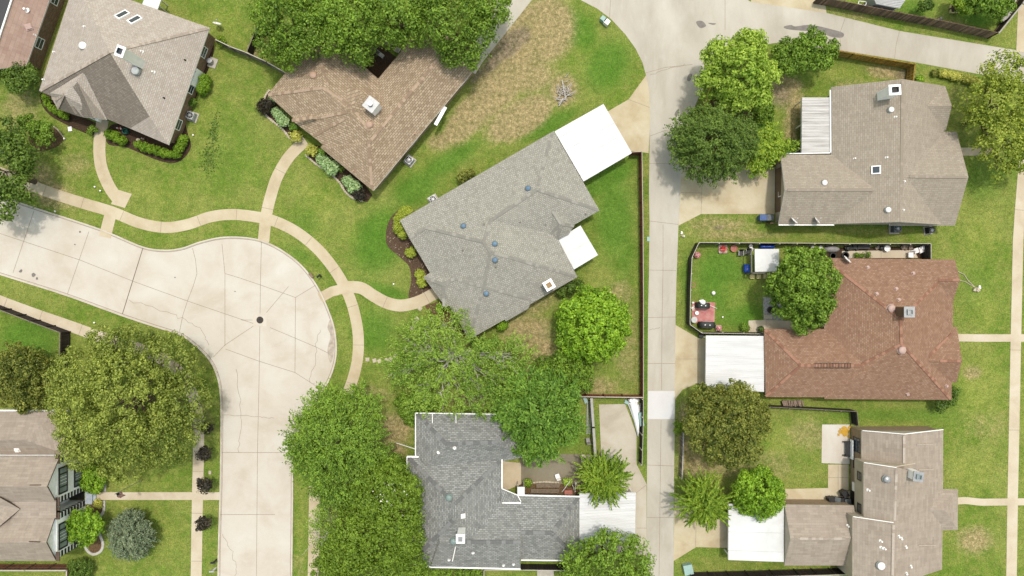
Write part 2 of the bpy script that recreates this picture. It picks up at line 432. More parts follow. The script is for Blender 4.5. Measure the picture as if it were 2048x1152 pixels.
alley_w = [(960, -300), (1060, -130), (1105, -70), (1140, -25), (1161, 0), (1194, 17), (1222, 38), (1250, 68), (1271, 97), (1285, 125), (1292, 151), (1297, 181), (1299, 240), (1299, 299), (1298, 382), (1299, 442), (1298, 540), (1296, 630), (1295, 780), (1294, 967), (1293, 1099), (1293, 1210), (1291, 1500)]
alley_e = [(1346, 1500), (1347, 1210), (1347, 1152), (1348, 960), (1350, 821), (1351, 633), (1353, 553), (1357, 449), (1361, 380), (1363, 295), (1384, 226), (1398, 194), (1425, 140), (1470, 100), (1550, 86), (1670, 99), (1832, 125), (1962, 149), (2048, 164), (2160, 184), (2450, 236)]
alley_n = [(2450, 176), (2160, 124), (2048, 104), (2036, 101), (1799, 62), (1653, 26), (1500, 3), (1380, -80), (1240, -300)]
mb = MB(); mb.prism(WP(alley_w + alley_e + alley_n), -.05, .016)
joints([[(1299, 442), (1357, 449)], [(1298, 540), (1352, 541)], [(1326, 449), (1326, 540), (1324, 640), (1323, 780)], [(1322, 840), (1320, 1000), (1318, 1152)], [(1295, 635), (1351, 634)], [(1295, 727), (1350, 727)], [(1291, 146), (1330, 135), (1385, 129)], [(1300, 272), (1330, 261), (1362, 258)],
        [(1299, 327), (1363, 328)], [(1690, 37), (1679, 68), (1682, 100)], [(1799, 62), (1792, 90), (1789, 118)], [(1295, 930), (1349, 932)], [(1221, 0), (1219, 38)], [(1450, 0), (1450, 60)], [(1294, 1035), (1348, 1035)]], .05, .0205, 1)
joints([crack([(1300, 150), (1330, 140), (1370, 128)], 2), crack([(1298, 660), (1320, 655)], 1)], .05, .021, 1)
mb.sheet(WP([(1296, 782), (1350, 782), (1349, 838), (1295, 838)]), .0215, 2)
mb.sheet(WP(smooth([(1568, 53), (1582, 50), (1590, 53), (1612, 50), (1630, 51), (1660, 58), (1686, 66), (1684, 75), (1664, 74), (1640, 66), (1610, 62), (1585, 60), (1570, 57)], 4, True)), .0225, 3)
for sp in [[(1378, 148), (1384, 150), (1380, 162), (1374, 160)], [(1352, 222), (1358, 218), (1354, 232), (1349, 230)], [(1392, 44), (1404, 42), (1412, 52), (1400, 56)], [(1416, 46), (1432, 47), (1426, 50)]]:
    mb.sheet(WP(smooth(sp, 4, True)), .0228, 3)
structure(mb, 'alley', ['alley_concrete', 'joint_soft', 'new_concrete', 'damp_stain'], 'grey concrete back alley with a white patch and a wet stain', 'alley')

def paving(name, pts, z, mat, label, cat, jn=(), jw=.045, jm='joint_soft', sm=False):
    mb = MB(); mb.prism(WP(smooth(pts, 5, True) if sm else pts), -.05, z)
    for j in jn: mb.strip(WP(j), jw, z + .004, 1)
    return structure(mb, name, [mat, jm], label, cat)
def walk(name, pts, w, z, mat, label, jn=0, sm=True):
    c = [Vector(p[:2]) for p in WP(smooth(pts, 6) if sm else pts)]
    l, r = offset_line(c, Sz(w) / 2)
    mb = MB(); mb.prism([p for p in l] + [p for p in r[::-1]], -.05, z)
    if jn:
        acc = 0
        for i in range(1, len(c) - 1):
            acc += (c[i] - c[i - 1]).length
            if acc > jn:
                acc = 0; mb.strip([l[i], r[i]], .05, z + .004, 1)
    return structure(mb, name, [mat, 'joint_soft'], label, 'path')
walk('sidewalk', [(-420, 190), (-60, 322), (0, 345), (40, 362), (100, 385), (165, 406), (225, 424), (280, 446), (330, 455), (375, 449), (420, 434), (460, 429), (500, 432), (545, 441), (590, 462), (630, 493), (660, 527), (685, 565), (703, 605), (714, 650), (717, 690), (713, 730), (700, 775), (676, 830), (650, 890), (632, 950), (629, 1010), (628, 1080), (626, 1200), (624, 1500)],
     22, .03, 'walk_concrete', 'long curving tan sidewalk around the cul-de-sac bowl', 4.5)
walk('sidewalk', [(-420, 450), (-60, 577), (0, 602), (70, 628), (140, 652), (205, 675), (290, 702), (360, 745), (394, 820), (397, 900), (395, 1000), (392, 1200), (389, 1500)], 22, .031, 'pale_walk_concrete', 'pale sidewalk passing under the big oak and the small dark trees', 4.5)
walk('sidewalk', [(2048, 320), (2040, 420), (2036, 480), (2031, 700), (2028, 860), (2025, 1000), (2022, 1200), (2015, 1500)], 21, .03, 'pale_walk_concrete', 'straight pale sidewalk along the right edge past three front lawns', 4.6, False)
walk('sidewalk', [(2046, 10), (2044, 60), (2042, 104)], 20, .03, 'walk_concrete', 'short tan walk beside the leaning grey corner fence', 0, False)
walk('footpath', [(206, 240), (201, 268), (199, 300), (203, 335), (218, 372), (236, 398)], 24, .035, 'walk_concrete', 'curved tan path to the door of the tan house')
paving('footpath', [(222, 388), (232, 378), (264, 388), (250, 416), (222, 408), (228, 398)], .037, 'walk_concrete', 'flared foot of the tan house path at the sidewalk', 'path')
walk('footpath', [(224, 418), (217, 446), (210, 474)], 24, .036, 'walk_concrete', 'short connector path from sidewalk to kerb left of the bend', 0, False)
walk('footpath', [(612, 282), (598, 293), (575, 318), (554, 355), (541, 395), (533, 430), (527, 484)], 23, .036, 'walk_concrete', 'tan path from the brown house down to the kerb', 4.5)
walk('footpath', [(640, 596), (664, 583), (696, 575)], 20, .036, 'walk_concrete', 'short connector path from the bowl kerb to the sidewalk', 0, False)
walk('footpath', [(694, 574), (722, 576), (748, 592), (775, 606), (805, 611), (838, 603), (868, 588), (890, 580)], 24, .034, 'walk_concrete', 'winding tan path to the door of the grey house', 5)
walk('footpath', [(176, 992), (300, 992), (442, 992)], 15.5, .036, 'pale_walk_concrete', 'straight narrow path to the white house front steps', 0, False)
walk('footpath', [(1905, 675), (1960, 676), (2024, 676)], 15, .036, 'pale_walk_concrete', 'straight narrow path from the red roofed house to the sidewalk', 0, False)
walk('footpath', [(2036, 676), (2120, 676)], 15, .036, 'pale_walk_concrete', 'path stub running right past the sidewalk near the red roofed house', 0, False)
walk('footpath', [(1905, 1003), (1930, 1001), (1960, 1004), (1990, 1004), (2100, 1003)], 14, .036, 'pale_walk_concrete', 'narrow wavy path to the porch of the two storey house', 0)
walk('footpath', [(1915, 303), (1990, 304)], 16, .034, 'walk_concrete', 'short path to the front of the taupe roofed house under the tree', 0, False)
paving('driveway', [(1292, 151), (1257, 199), (1217, 222), (1150, 262), (1190, 340), (1264, 302), (1297, 306), (1300, 240), (1298, 181)], .022, 'drive_concrete', 'tan driveway leading under the white flat carport beside the alley', 'driveway', [[(1257, 199), (1299, 215)]])
paving('driveway', [(1362, 330), (1550, 334), (1549, 428), (1402, 428), (1357, 451), (1361, 380)], .022, 'drive_concrete', 'wide stained tan driveway in front of the taupe house garage', 'driveway', [[(1405, 333), (1402, 428)], [(1362, 385), (1404, 386)], [(1468, 333), (1467, 370)]])
paving('driveway', [(1351, 650), (1396, 676), (1420, 680), (1420, 778), (1396, 766), (1365, 779), (1349, 800)], .022, 'drive_concrete', 'tan driveway between the alley and the corrugated white carport', 'driveway', [[(1352, 718), (1395, 718)], [(1395, 676), (1395, 767)]])
paving('driveway', [(1198, 809), (1250, 808), (1262, 838), (1273, 870), (1273, 928), (1293, 968), (1293, 1110), (1160, 1100), (1165, 985), (1204, 985), (1202, 902)], .022, 'slab_concrete', 'pale driveway behind the dark grey roofed house with a carport', 'driveway', [[(1272, 986), (1292, 970)], [(1273, 1056), (1293, 1056)]])
paving('driveway', [(1349, 985), (1400, 1010), (1470, 1030), (1470, 1096), (1392, 1094), (1347, 1122)], .022, 'drive_concrete', 'tan driveway to the white carport at the lower right', 'driveway', [[(1392, 1050), (1391, 1094)]])
paving('driveway', [(1015, -60), (1100, -60), (1066, -3), (955, 137), (925, 125), (985, 30)], .022, 'alley_concrete', 'grey driveway strip beside the brown roofed house', 'driveway')
paving('driveway', [(1502, 4), (1653, 26), (1640, -60), (1502, -60)], .018, 'drive_concrete', 'tan driveway slab joining the alley at the top', 'driveway')
paving('patio', [(1042, 908), (1164, 908), (1166, 968), (1036, 968)], .024, 'old_concrete', 'grey brown patio slab behind the dark grey roofed house', 'patio')
paving('patio', [(1003, 922), (1042, 926), (1042, 968), (1003, 985)], .03, 'walk_concrete', 'small tan patio slab against the dark grey house', 'patio')
paving('patio', [(1644, 849), (1699, 849), (1699, 928), (1643, 926)], .024, 'street_concrete', 'stained pale patio slab behind the two storey house', 'patio')
paving('patio', [(1656, 929), (1697, 929), (1697, 980), (1656, 980)], .026, 'walk_concrete', 'tan patio slab below the stained pale slab', 'patio', [[(1676, 929), (1676, 980)], [(1656, 955), (1697, 955)]])
paving('patio', [(1570, 978), (1654, 976), (1700, 982), (1700, 1000), (1570, 1002)], .022, 'drive_concrete', 'rough tan slab along the garage of the two storey house', 'patio')
paving('patio', [(1497, 641), (1532, 640), (1590, 642), (1640, 644), (1640, 664), (1497, 664)], .026, 'pale_walk_concrete', 'pale patio slab in the dark fenced yard', 'patio', [[(1532, 641), (1532, 664)]])
paving('gravel_bed', [(1526, 594), (1545, 596), (1566, 610), (1566, 641), (1527, 641)], .018, 'gravel_grey', 'grey gravel square in the dark fenced yard', 'gravel')
paving('patio', [(1384, 603), (1430, 605), (1429, 642), (1424, 650), (1384, 645)], .024, 'brick_red', 'pink red brick patio in the yard corner', 'patio', [[(1384, 614), (1429, 615)], [(1384, 622), (1429, 623)], [(1384, 630), (1429, 631)], [(1400, 604), (1400, 646)], [(1414, 604), (1414, 646)]], .025)
paving('patio', [(1684, 502), (1828, 500), (1836, 516), (1684, 516)], .02, 'pale_walk_concrete', 'narrow pale paved strip behind the red roofed house', 'patio', [[(1720, 501), (1720, 516)], [(1762, 501), (1762, 516)]])
paving('flower_bed', [(536, 186), (526, 205), (532, 230), (545, 244), (566, 260), (580, 277), (594, 288), (606, 280), (560, 215), (545, 195)], .012, 'dark_mulch', 'dark mulch bed left of the brown house door', 'bed')
paving('flower_bed', [(612, 310), (628, 325), (645, 337), (664, 350), (680, 366), (692, 385), (711, 399), (735, 404), (745, 390), (720, 355), (660, 300), (632, 290)], .012, 'dark_mulch', 'dark mulch bed right of the brown house door', 'bed')
paving('flower_bed', smooth([(812, 414), (792, 424), (778, 442), (772, 466), (775, 492), (798, 513), (818, 533), (822, 562), (818, 597), (848, 589), (880, 570), (840, 440)], 4, True), .012, 'stone_mulch', 'brown mulch bed with pale stones beside the grey house', 'bed')
paving('flower_bed', smooth([(868, 606), (850, 612), (868, 630), (900, 655), (925, 672), (960, 680), (930, 640), (900, 600)], 4, True), .012, 'leaf_litter', 'leaf littered bed under the sparse tree by the grey house', 'bed')
paving('flower_bed', smooth([(82, 186), (84, 210), (102, 232), (130, 248), (160, 262), (188, 270), (196, 250), (150, 225), (110, 195)], 4, True), .012, 'dark_mulch', 'mulch bed left of the tan house path', 'bed')
paving('flower_bed', smooth([(214, 262), (216, 288), (250, 294), (285, 308), (320, 322), (350, 326), (372, 312), (382, 292), (376, 268), (372, 240), (390, 200), (402, 172), (420, 130), (428, 95), (415, 80), (390, 160), (350, 270), (330, 285), (240, 248)], 4, True), .012, 'dark_mulch', 'mulch bed wrapping the right corner of the tan house', 'bed')
paving('flower_bed', smooth([(60, 252), (88, 246), (112, 258), (128, 276), (112, 294), (76, 302), (58, 280)], 4, True), .012, 'leaf_litter', 'rounded bed with a small tree at the left edge', 'bed')
paving('flower_bed', smooth([(1408, 205), (1440, 200), (1500, 200), (1512, 225), (1500, 245), (1520, 290), (1500, 325), (1400, 330), (1376, 310)], 4, True), .011, 'leaf_litter', 'bare littered ground under the alley corner trees', 'bed')
paving('flower_bed', smooth([(1045, 966), (1120, 966), (1160, 972), (1158, 990), (1048, 990)], 4, True), .012, 'leaf_litter', 'weedy bed with edging stones behind the garage of the dark grey house', 'bed')
paving('flower_bed', [(760, 90), (800, 120), (758, 160), (722, 130)], .012, 'dark_mulch', 'dark shaded court floor in the notch of the brown house', 'court')
paving('flower_bed', smooth([(182, 1002), (208, 1004), (206, 1022), (195, 1038), (194, 1054), (202, 1076), (206, 1090), (196, 1106), (180, 1102), (172, 1060), (172, 1010)], 4, True), .012, 'leaf_litter', 'curved bed in front of the white house inside the pale edging', 'bed')
paving('flower_bed', [(1640, 496), (1862, 492), (1862, 517), (1642, 519)], .013, 'dark_mulch', 'dark cluttered side yard strip north of the red roofed house', 'bed')
# ---------------------------------------------------------------- houses
shingle('tan_shingle', [(206, 193, 179), (218, 206, 193), (226, 215, 203)], (193, 180, 166), .2, .36, .03, .35, .3)
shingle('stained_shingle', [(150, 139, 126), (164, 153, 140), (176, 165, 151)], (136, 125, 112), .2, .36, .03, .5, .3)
shingle('brown_shingle', [(172, 150, 123), (198, 176, 148), (218, 196, 168), (186, 163, 136)], (188, 164, 138), .25, .42, .035, .35, .35)
shingle('grey_shingle', [(180, 176, 163), (202, 198, 185), (215, 211, 198)], (192, 188, 175), .18, .3, .04, .35, .4)
shingle('dark_grey_shingle', [(144, 145, 140), (168, 169, 163), (190, 190, 185), (156, 157, 151)], (160, 160, 155), .2, .42, .03, .35, .35)
shingle('taupe_shingle', [(184, 171, 153), (193, 180, 162), (201, 189, 171)], (186, 173, 154), .22, .5, .03, .35, .2)
shingle('red_shingle', [(164, 127, 104), (174, 137, 113), (182, 146, 121), (194, 160, 136)], (166, 128, 104), .18, .3, .025, .35, .25)
shingle('buff_shingle', [(182, 167, 151), (191, 176, 160), (199, 185, 168), (186, 171, 155)], (177, 162, 146), .28, .9, .012, .5, .08)
shingle('rose_shingle', [(192, 160, 144), (199, 169, 153), (206, 177, 161)], (180, 150, 134), .4, 1.2, .015, .5, .12)
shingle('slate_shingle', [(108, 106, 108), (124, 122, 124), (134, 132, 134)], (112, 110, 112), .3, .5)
plain('cap_light', (178, 174, 163), .95, .1, 4); plain('cap_dark', (158, 154, 144), .95, .1, 4)
plain('cap_red', (156, 112, 90), .95, .1, 4); plain('cap_red_light', (184, 138, 114), .95, .1, 4)
plain('cap_brown', (198, 173, 148), .95, .1, 4); plain('cap_brown_dark', (168, 144, 120), .95, .1, 4)
plain('cap_slate', (126, 126, 124), .95, .1, 4); plain('cap_slate_light', (150, 150, 147), .95, .1, 4)
plain('cap_tan', (204, 190, 175), .95, .08, 4); plain('cap_tan_dark', (182, 167, 152), .95, .08, 4)
plain('white_paint', (246, 245, 242), .5, .04, 2); plain('cream_paint', (226, 214, 196), .6, .06, 2)
n = NT('white_roof'); f = n.noise(.35, 6, .65, None, .8); g = n.noise(1.6, 6, .7); M['white_roof'] = n.finish(n.mix(n.math('MULTIPLY', n.step(g, .55, .8), .5), n.ramp(f, [(.3, lin(234, 234, 230)), (.6, lin(249, 249, 247))]), lin(222, 218, 208)), .5); plain('black_paint', (40, 40, 42), .5, .2, 3)
plain('dark_metal', (58, 54, 52), .5, .2, 3); plain('galvanised', (190, 192, 192), .4, .1, 4, .4); plain('vent_white', (236, 232, 228), .5, .06, 4)
plain('vent_tan', (206, 172, 148), .6, .06, 4); plain('vent_pink', (216, 184, 172), .6, .06, 4); plain('vent_green', (150, 168, 162), .5, .08, 4)
plain('lens_blue', (120, 148, 172), .12, .1, 2, 0, .6); plain('glass_dark', (70, 80, 88), .1, .2, .8, 0, .6); plain('glass_pale', (160, 172, 172), .15, .15, .8, 0, .6)
plain('brown_trim', (104, 84, 70), .7, .15, 3); plain('beige_siding', (214, 200, 178), .7, .06, 1.5); plain('gutter_white', (240, 238, 234), .5, .04, 2)
plain('flue_dark', (52, 50, 50), .6, .2, 3); plain('tan_brickcap', (190, 160, 118), .8, .1, 3); plain('stoop_pale', (196, 206, 216), .8, .08, 2)
plain('garage_door_brown', (132, 108, 86), .7, .1, 1.5)
def brickmat(name, a, b, m, scale=1):
    n = NT(name); tc = n.n('ShaderNodeUVMap').outputs['UV']
    br = n.n('ShaderNodeTexBrick'); br.inputs['Color1'].default_value = lin(*a); br.inputs['Color2'].default_value = lin(*b); br.inputs['Mortar'].default_value = lin(*m)
    br.inputs['Scale'].default_value = 1; br.inputs['Brick Width'].default_value = .3 * scale; br.inputs['Row Height'].default_value = .12 * scale; br.inputs['Mortar Size'].default_value = .012
    n.l(tc, br.inputs['Vector']); c = n.mix(.3, br.outputs['Color'], n.ramp(n.noise(3, 5), [(.3, (.6, .6, .6, 1)), (.7, (1.2, 1.2, 1.2, 1))]), 'MULTIPLY')
    M[name] = n.finish(c, .9, spec=.2)
brickmat('brown_brick', (128, 92, 68), (172, 134, 104), (190, 172, 150)); brickmat('tan_brick', (172, 142, 110), (192, 162, 130), (206, 190, 168))
K = 1.0; brickmat('white_brick', (244, 243, 241), (250, 249, 248), (240, 238, 236)); K = 1.75; brickmat('red_brick', (150, 98, 80), (176, 120, 98), (196, 178, 160)); brickmat('grey_brick', (150, 140, 128), (176, 166, 152), (190, 182, 170))

def face_uv(me):
    uvl = me.uv_layers.new(name='UVMap'); co = me.vertices
    for p in me.polygons:
        nrm = p.normal; h = Vector((-nrm.y, nrm.x, 0))
        h = h.normalized() if h.length > 1e-3 else Vector((1, 0, 0))
        s = nrm.cross(h)
        for li in p.loop_indices:
            q = co[me.loops[li].vertex_index].co
            uvl.data[li].uv = (q.dot(h), q.dot(s))

class House:
    def __init__(self, name, label, shing, wall, base, eave=2.8, over=.4):
        self.e, self.over, self.shing, self.wallmat = eave, over, shing, wall
        self.wings, self.gables, self.walls = [], [], []
        self.root = thing(name, label, 'house', W(*base, 0)); self.n = 0
    def poly(self, *faces, t=.17, dark=()):
        """faces: lists of (x, y, z) survey points sharing corners; becomes one solid slab."""
        self.n += 1
        dz = .0027 * self.n
        bm = bmesh.new(); d = {}
        for f in faces:
            vs = []
            for p in f:
                k = (round(p[0], 2), round(p[1], 2), round(p[2], 3))
                if k not in d: d[k] = bm.verts.new(W(p[0], p[1], p[2] + dz))
                vs.append(d[k])
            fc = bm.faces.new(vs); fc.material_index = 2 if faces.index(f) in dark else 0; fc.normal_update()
            if fc.normal.z < 0: fc.normal_flip()
        bmesh.ops.triangulate(bm, faces=[f for f in bm.faces if len(f.verts) > 4])
        bm.normal_update()
        top = list(bm.faces)
        r = bmesh.ops.extrude_face_region(bm, geom=top, use_keep_orig=True)
        nv = [g for g in r['geom'] if isinstance(g, bmesh.types.BMVert)]
        for v in nv: v.co.z -= t
        bmesh.ops.recalc_face_normals(bm, faces=bm.faces)
        bm.normal_update(); bm.verts.index_update()
        self.wings.append(([v.co.copy() for v in bm.verts], [([v.index for v in f.verts], f.material_index if f.normal.z > .15 else 1) for f in bm.faces]))
        bm.free()
    def wing(self, p, r0, r1, zr, g0=False, g1=False, ze=None, gm=None):
        """p: four eave corners; end 0 is the side p3-p0 with ridge end r0, end 1 the side p1-p2 with r1."""
        ze = self.e if ze is None else ze
        q = [(*a[:2], a[2] if len(a) > 2 else ze) for a in p]; a, b = (*r0, zr), (*r1, zr)
        fs = [[q[0], q[1], b, a], [q[2], q[3], a, b]]
        if not g1: fs.append([q[1], q[2], b])
        if not g0: fs.append([q[3], q[0], a])
        self.poly(*fs)
        for g, tri in ((g0, (q[3], q[0], a)), (g1, (q[1], q[2], b))):
            if g:
                d = W(*b) - W(*a); d.z = 0; d.normalize()
                if tri[2] == b: d = -d
                pts = [W(*c) + d * self.over * .7 - Vector((0, 0, .2)) for c in tri]
                self.gables.append((pts, -d, gm))
    def wall(self, pts, ze=None, d=None, z0=0.0, mat=None):
        ze = self.e if ze is None else ze
        self.walls.append((inset(WP(pts, ze), self.over if d is None else d), z0, ze - .06, mat))
    def finish(self, windows=True, skip=(), wz=(.9, 2.1)):
        V, F, MI = [], [], []
        for vs, fs in self.wings:
            o = len(V); V += vs
            for f, mi in fs: F.append([i + o for i in f]); MI.append(mi)
        mb = MB(); mb.v = [tuple(v) for v in V]; mb.f = [tuple(f) for f in F]; mb.mi = MI
        self.bvh = BVHTree.FromPolygons([Vector(v) for v in V], F)
        self.roof = mb.build('roof', [self.shing, getattr(self, 'trim', 'gutter_white'), 'stained_shingle'], self.root)
        face_uv(self.roof.data)
        groups = {}
        for poly, z0, z1, mat in self.walls: groups.setdefault(mat or self.wallmat, []).append(('w', poly, z0, z1))
        for pts, dr, gm in self.gables: groups.setdefault(gm or self.wallmat, []).append(('g', pts, dr, 0))
        for mat, lst in groups.items():
            for k, a, b, c in lst:
                mb = MB()
                if k == 'w': mb.prism(a, b, c)
                else:
                    th = b * .012; vs = [p + th for p in a] + [p - b * .1 for p in a]
                    mb.add(vs, [(0, 1, 2), (5, 4, 3), (0, 3, 4, 1), (1, 4, 5, 2), (2, 5, 3, 0)])
                w = mb.build('wall', mat, self.root); face_uv(w.data)
        if windows:
            for poly, z0, z1, mat in self.walls[:1]:
                n = len(poly)
                for i in range(n):
                    a, b = poly[i], poly[(i + 1) % n]; L = (b - a).length
                    if L < 3.2 or i in skip: continue
                    t = (b - a).normalized(); nr = Vector((t.y, -t.x)); m = max(1, int(L / 4.2))
                    for k in range(m):
                        c = a + (b - a) * ((k + .5) / m)
                        self.window(c, t, nr, 1.3, wz[0], wz[1])
    def window(self, c, t, nr, w, z0, z1, fm='white_paint', gm='glass_dark', bars=1):
        mb = MB(); c3 = Vector((c.x, c.y, (z0 + z1) / 2)); rz = math.atan2(t.y, t.x); n3 = Vector((nr.x, nr.y, 0)); h = z1 - z0; f = .09
        mb.box(c3 + n3 * .012, (w - f, .03, h - f), rz, 1)
        t3 = Vector((t.x, t.y, 0))
        for s in (-1, 1):
            mb.box(c3 + n3 * .02 + t3 * s * (w / 2 - f / 2), (f, .07, h), rz, 0)
            mb.box(c3 + n3 * .02 + Vector((0, 0, s * (h / 2 - f / 2))), (w - 2 * f, .07, f), rz, 0)
        for k in range(bars):
            mb.box(c3 + n3 * .018 + Vector((0, 0, -h / 2 + h * (k + 1) / (bars + 1))), (w - 2 * f, .05, .05), rz, 0)
        return mb.build('window', [fm, gm], self.root)
    def hit(self, x, y, z=4.0):
        o = Vector((0, 0, H)); d = (W(x, y, 0) - o).normalized()
        loc, nrm, _i, _d = self.bvh.ray_cast(o, d)
        return (loc, nrm) if loc is not None else (W(x, y, z), Vector((0, 0, 1)))
    def down(self, p):
        loc, nrm, _i, _d = self.bvh.ray_cast(Vector((p[0], p[1], 40)), Vector((0, 0, -1)))
        return loc
    def caps(self, lines, mats, wid=.34, step=.24, prob=.5):
        for (x0, y0), (x1, y1) in lines:
            mb = MB(); a, b = self.hit(x0, y0)[0], self.hit(x1, y1)[0]; L = (b - a).length; n = max(2, int(L / step))
            prev = None
            for i in range(n + 1):
                q = a.lerp(b, i / n); p = self.down(q) or q
                if abs(p.z - q.z) > .6: p = q
                if prev is not None and (p - prev).length > .01:
                    d = (p - prev)
                    mb.beam(prev - d * .05, p + d * .12 + Vector((0, 0, .012)), wid, .045, int(random.random() < prob))
                prev = p
            mb.build('ridge_cap', mats, self.root)
    # ---- small parts on the roof
    def pipe(self, x, y, r=.07, h=.45, mat='vent_white'):
        p, n = self.hit(x, y); mb = MB(); mb.lathe(p - Vector((0, 0, .05)), [(r * 2.2, 0), (r * 1.1, .1), (r, .12), (r, h), (r * .6, h), (r * .6, h - .03)], 10)
        return mb.build('vent_pipe', mat, self.root)
    def dome(self, x, y, r=.3, mat='vent_white', base='galvanised'):
        p, n = self.hit(x, y); mb = MB()
        mb.lathe(p - Vector((0, 0, .1)), [(r * 1.25, 0), (r * 1.25, .13), (r * .75, .16), (r * .75, .26)], 16, 1)
        mb.lathe(p + Vector((0, 0, .14)), [(r * 1.02, 0), (r * 1.05, .04), (r * .95, .12), (r * .6, .2), (0, .24)], 18, 0)
        return mb.build('roof_vent', [mat, base], self.root, True)
    def flat_vent(self, x, y, w=.36, mat='vent_white', rz=0):
        p, n = self.hit(x, y); mb = MB(); m = Vector((0, 0, 1)).rotation_difference(n).to_matrix() @ Matrix.Rotation(rz, 3, 'Z')
        mb.box(p + n * .03, (w * 1.3, w * 1.3, .05), mat=m); mb.box(p + n * .12, (w, w * .8, .16), mat=m)
        return mb.build('roof_vent', mat, self.root)
    def skylight(self, x, y, w, l, rz, frame='white_paint', glass='glass_dark'):
        p, n = self.hit(x, y); m = Vector((0, 0, 1)).rotation_difference(n).to_matrix() @ Matrix.Rotation(rz, 3, 'Z')
        fr = MB()
        for s in (-1, 1):
            fr.box(p + n * .09 + m @ Vector((s * (w / 2 - .06), 0, 0)), (.12, l, .22), mat=m)
            fr.box(p + n * .09 + m @ Vector((0, s * (l / 2 - .06), 0)), (w - .24, .12, .22), mat=m)
        o = fr.build('skylight', frame, self.root)
        g = MB(); g.box(p + n * .14, (w - .24, l - .24, .05), mat=m); g.build('pane', glass, o)
        return o
    def chimney(self, x, y, w, l, top, rz, mat='white_paint', cap='galvanised', flue='flue_dark', round_flue=False):
        p = W(x, y, top); mb = MB(); mb.box((p.x, p.y, top / 2 + 1.2), (w, l, top - 2.4), rz)
        o = mb.build('chimney', mat, self.root); face_uv(o.data)
        c = MB(); c.box((p.x, p.y, top + .05), (w + .18, l + .18, .1), rz)
        c.build('chimney_cap', cap, o)
        f = MB()
        if round_flue: f.lathe((p.x, p.y, top + .1), [(.2, 0), (.2, .32), (.27, .34), (.27, .42), (0, .5)], 14)
        else:
            for s in (-1, 1):
                m = Matrix.Rotation(rz, 3, 'Z')
                f.box(Vector((p.x, p.y, top + .2)) + m @ Vector((s * w * .26, 0, 0)), (.07, l * .6, .2), rz)
                f.box(Vector((p.x, p.y, top + .2)) + m @ Vector((0, s * l * .26, 0)), (w * .45, .07, .2), rz)
            f.box((p.x, p.y, top + .115), (w * .45, l * .45, .03), rz)
        f.build('flue', flue, o)
        return o
    def dish(self, x, y, rz=2.5, r=.42, z=None):
        p = self.hit(x, y)[0] if z is None else W(x, y, z)
        return dish_parts(p, rz, r, self.root)
    def gutter(self, pts, w=.12, mat='gutter_white', name='gutter'):
        mb = MB()
        for i in range(len(pts) - 1): mb.beam(W(*pts[i]), W(*pts[i + 1]), w * .8, .13)
        return mb.build(name, mat, self.root)

def dish_parts(p, rz, r, parent, pole=.5):
    mb = MB(); m = Matrix.Rotation(rz, 3, 'Z') @ Matrix.Rotation(R(62), 3, 'Y')
    mb.tube([p, p + Vector((0, 0, pole))], .035, 8); stem = mb.build('mast', 'galvanised', parent)
    c = p + Vector((0, 0, pole)) + m @ Vector((0, 0, .06)); mb = MB(); vs, fs, n = [], [], 18
    prof = [(0, 0), (r * .4, .03 * r), (r * .75, .14 * r), (r, .26 * r), (r, .3 * r), (r * .72, .19 * r), (0, .05 * r)]
    mb.lathe((0, 0, 0), prof, n); mb.v = [tuple(m @ Vector(v) + c) for v in mb.v]
    d = mb.build('reflector', 'vent_white', parent, True)
    a = MB(); tip = c + m @ Vector((-r * .35, 0, r * 1.15)); a.tube([c + m @ Vector((-r * .9, 0, .2 * r)), tip], .022, 6); a.box(tip, (.12, .09, .09), rz); a.build('feed_arm', 'galvanised', parent)
    return stem

# --- rose roofed house, top left corner
h = House('brick_house', 'rose roofed house cut by the top left corner', 'rose_shingle', 'brown_brick', (10, 40))
h.wing([(52, 132), (120, -60), (-25, -112), (-100, 80)], (-23, 140), (35, -36), 4.6, True, True)
h.wall([(52, 132), (120, -60), (-25, -112), (-100, 80)])
h.finish()
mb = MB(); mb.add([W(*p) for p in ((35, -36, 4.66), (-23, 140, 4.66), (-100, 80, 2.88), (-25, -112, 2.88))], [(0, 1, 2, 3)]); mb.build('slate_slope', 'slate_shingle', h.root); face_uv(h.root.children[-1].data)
h.gutter([(35, -36, 4.7), (-23, 140, 4.7)], .2, 'white_paint', 'ridge_trim'); h.pipe(53, 20, .14, .5); h.flat_vent(57, 54, .55, 'vent_pink', .4); h.pipe(70, 70, .05, .3); h.gutter([(52, 133, 2.75), (120, -60, 2.75)], .1, 'cream_paint')

# --- tan house, upper left
h = House('brick_house', 'tan hip roofed house with skylights and a curved front path', 'tan_shingle', 'brown_brick', (240, 150))
e = 2.8
O = (219, 104, 7.3); SE = (299, 233, 4.3); NEc = (419, 55.5, e); SEc = (337, 290, e); SWg = (260, 257, e); SWc = (78, 182, e); NWc = (150, -39, e)
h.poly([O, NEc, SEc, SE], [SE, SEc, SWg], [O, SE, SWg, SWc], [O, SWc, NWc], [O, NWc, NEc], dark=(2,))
FA, FB, FC, FD = (104, 197, e), (115, 218, e), (153, 231, e), (165, 234, e)
AP = (128, 190, 5.0); RB = (165, 146, 5.35); FE = (213, 239, e); VB = (100, 186, 3.5)
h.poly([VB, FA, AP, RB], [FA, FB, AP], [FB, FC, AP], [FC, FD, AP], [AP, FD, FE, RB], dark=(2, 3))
DR, DF = (155, 164, 5.5), (187, 236, 4.6)
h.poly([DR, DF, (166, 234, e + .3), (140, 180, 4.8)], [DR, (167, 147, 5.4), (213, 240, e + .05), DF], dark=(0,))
h.wall([NEc, SEc, SWg, SWc, NWc], d=.4)
h.finish(skip=(1,))
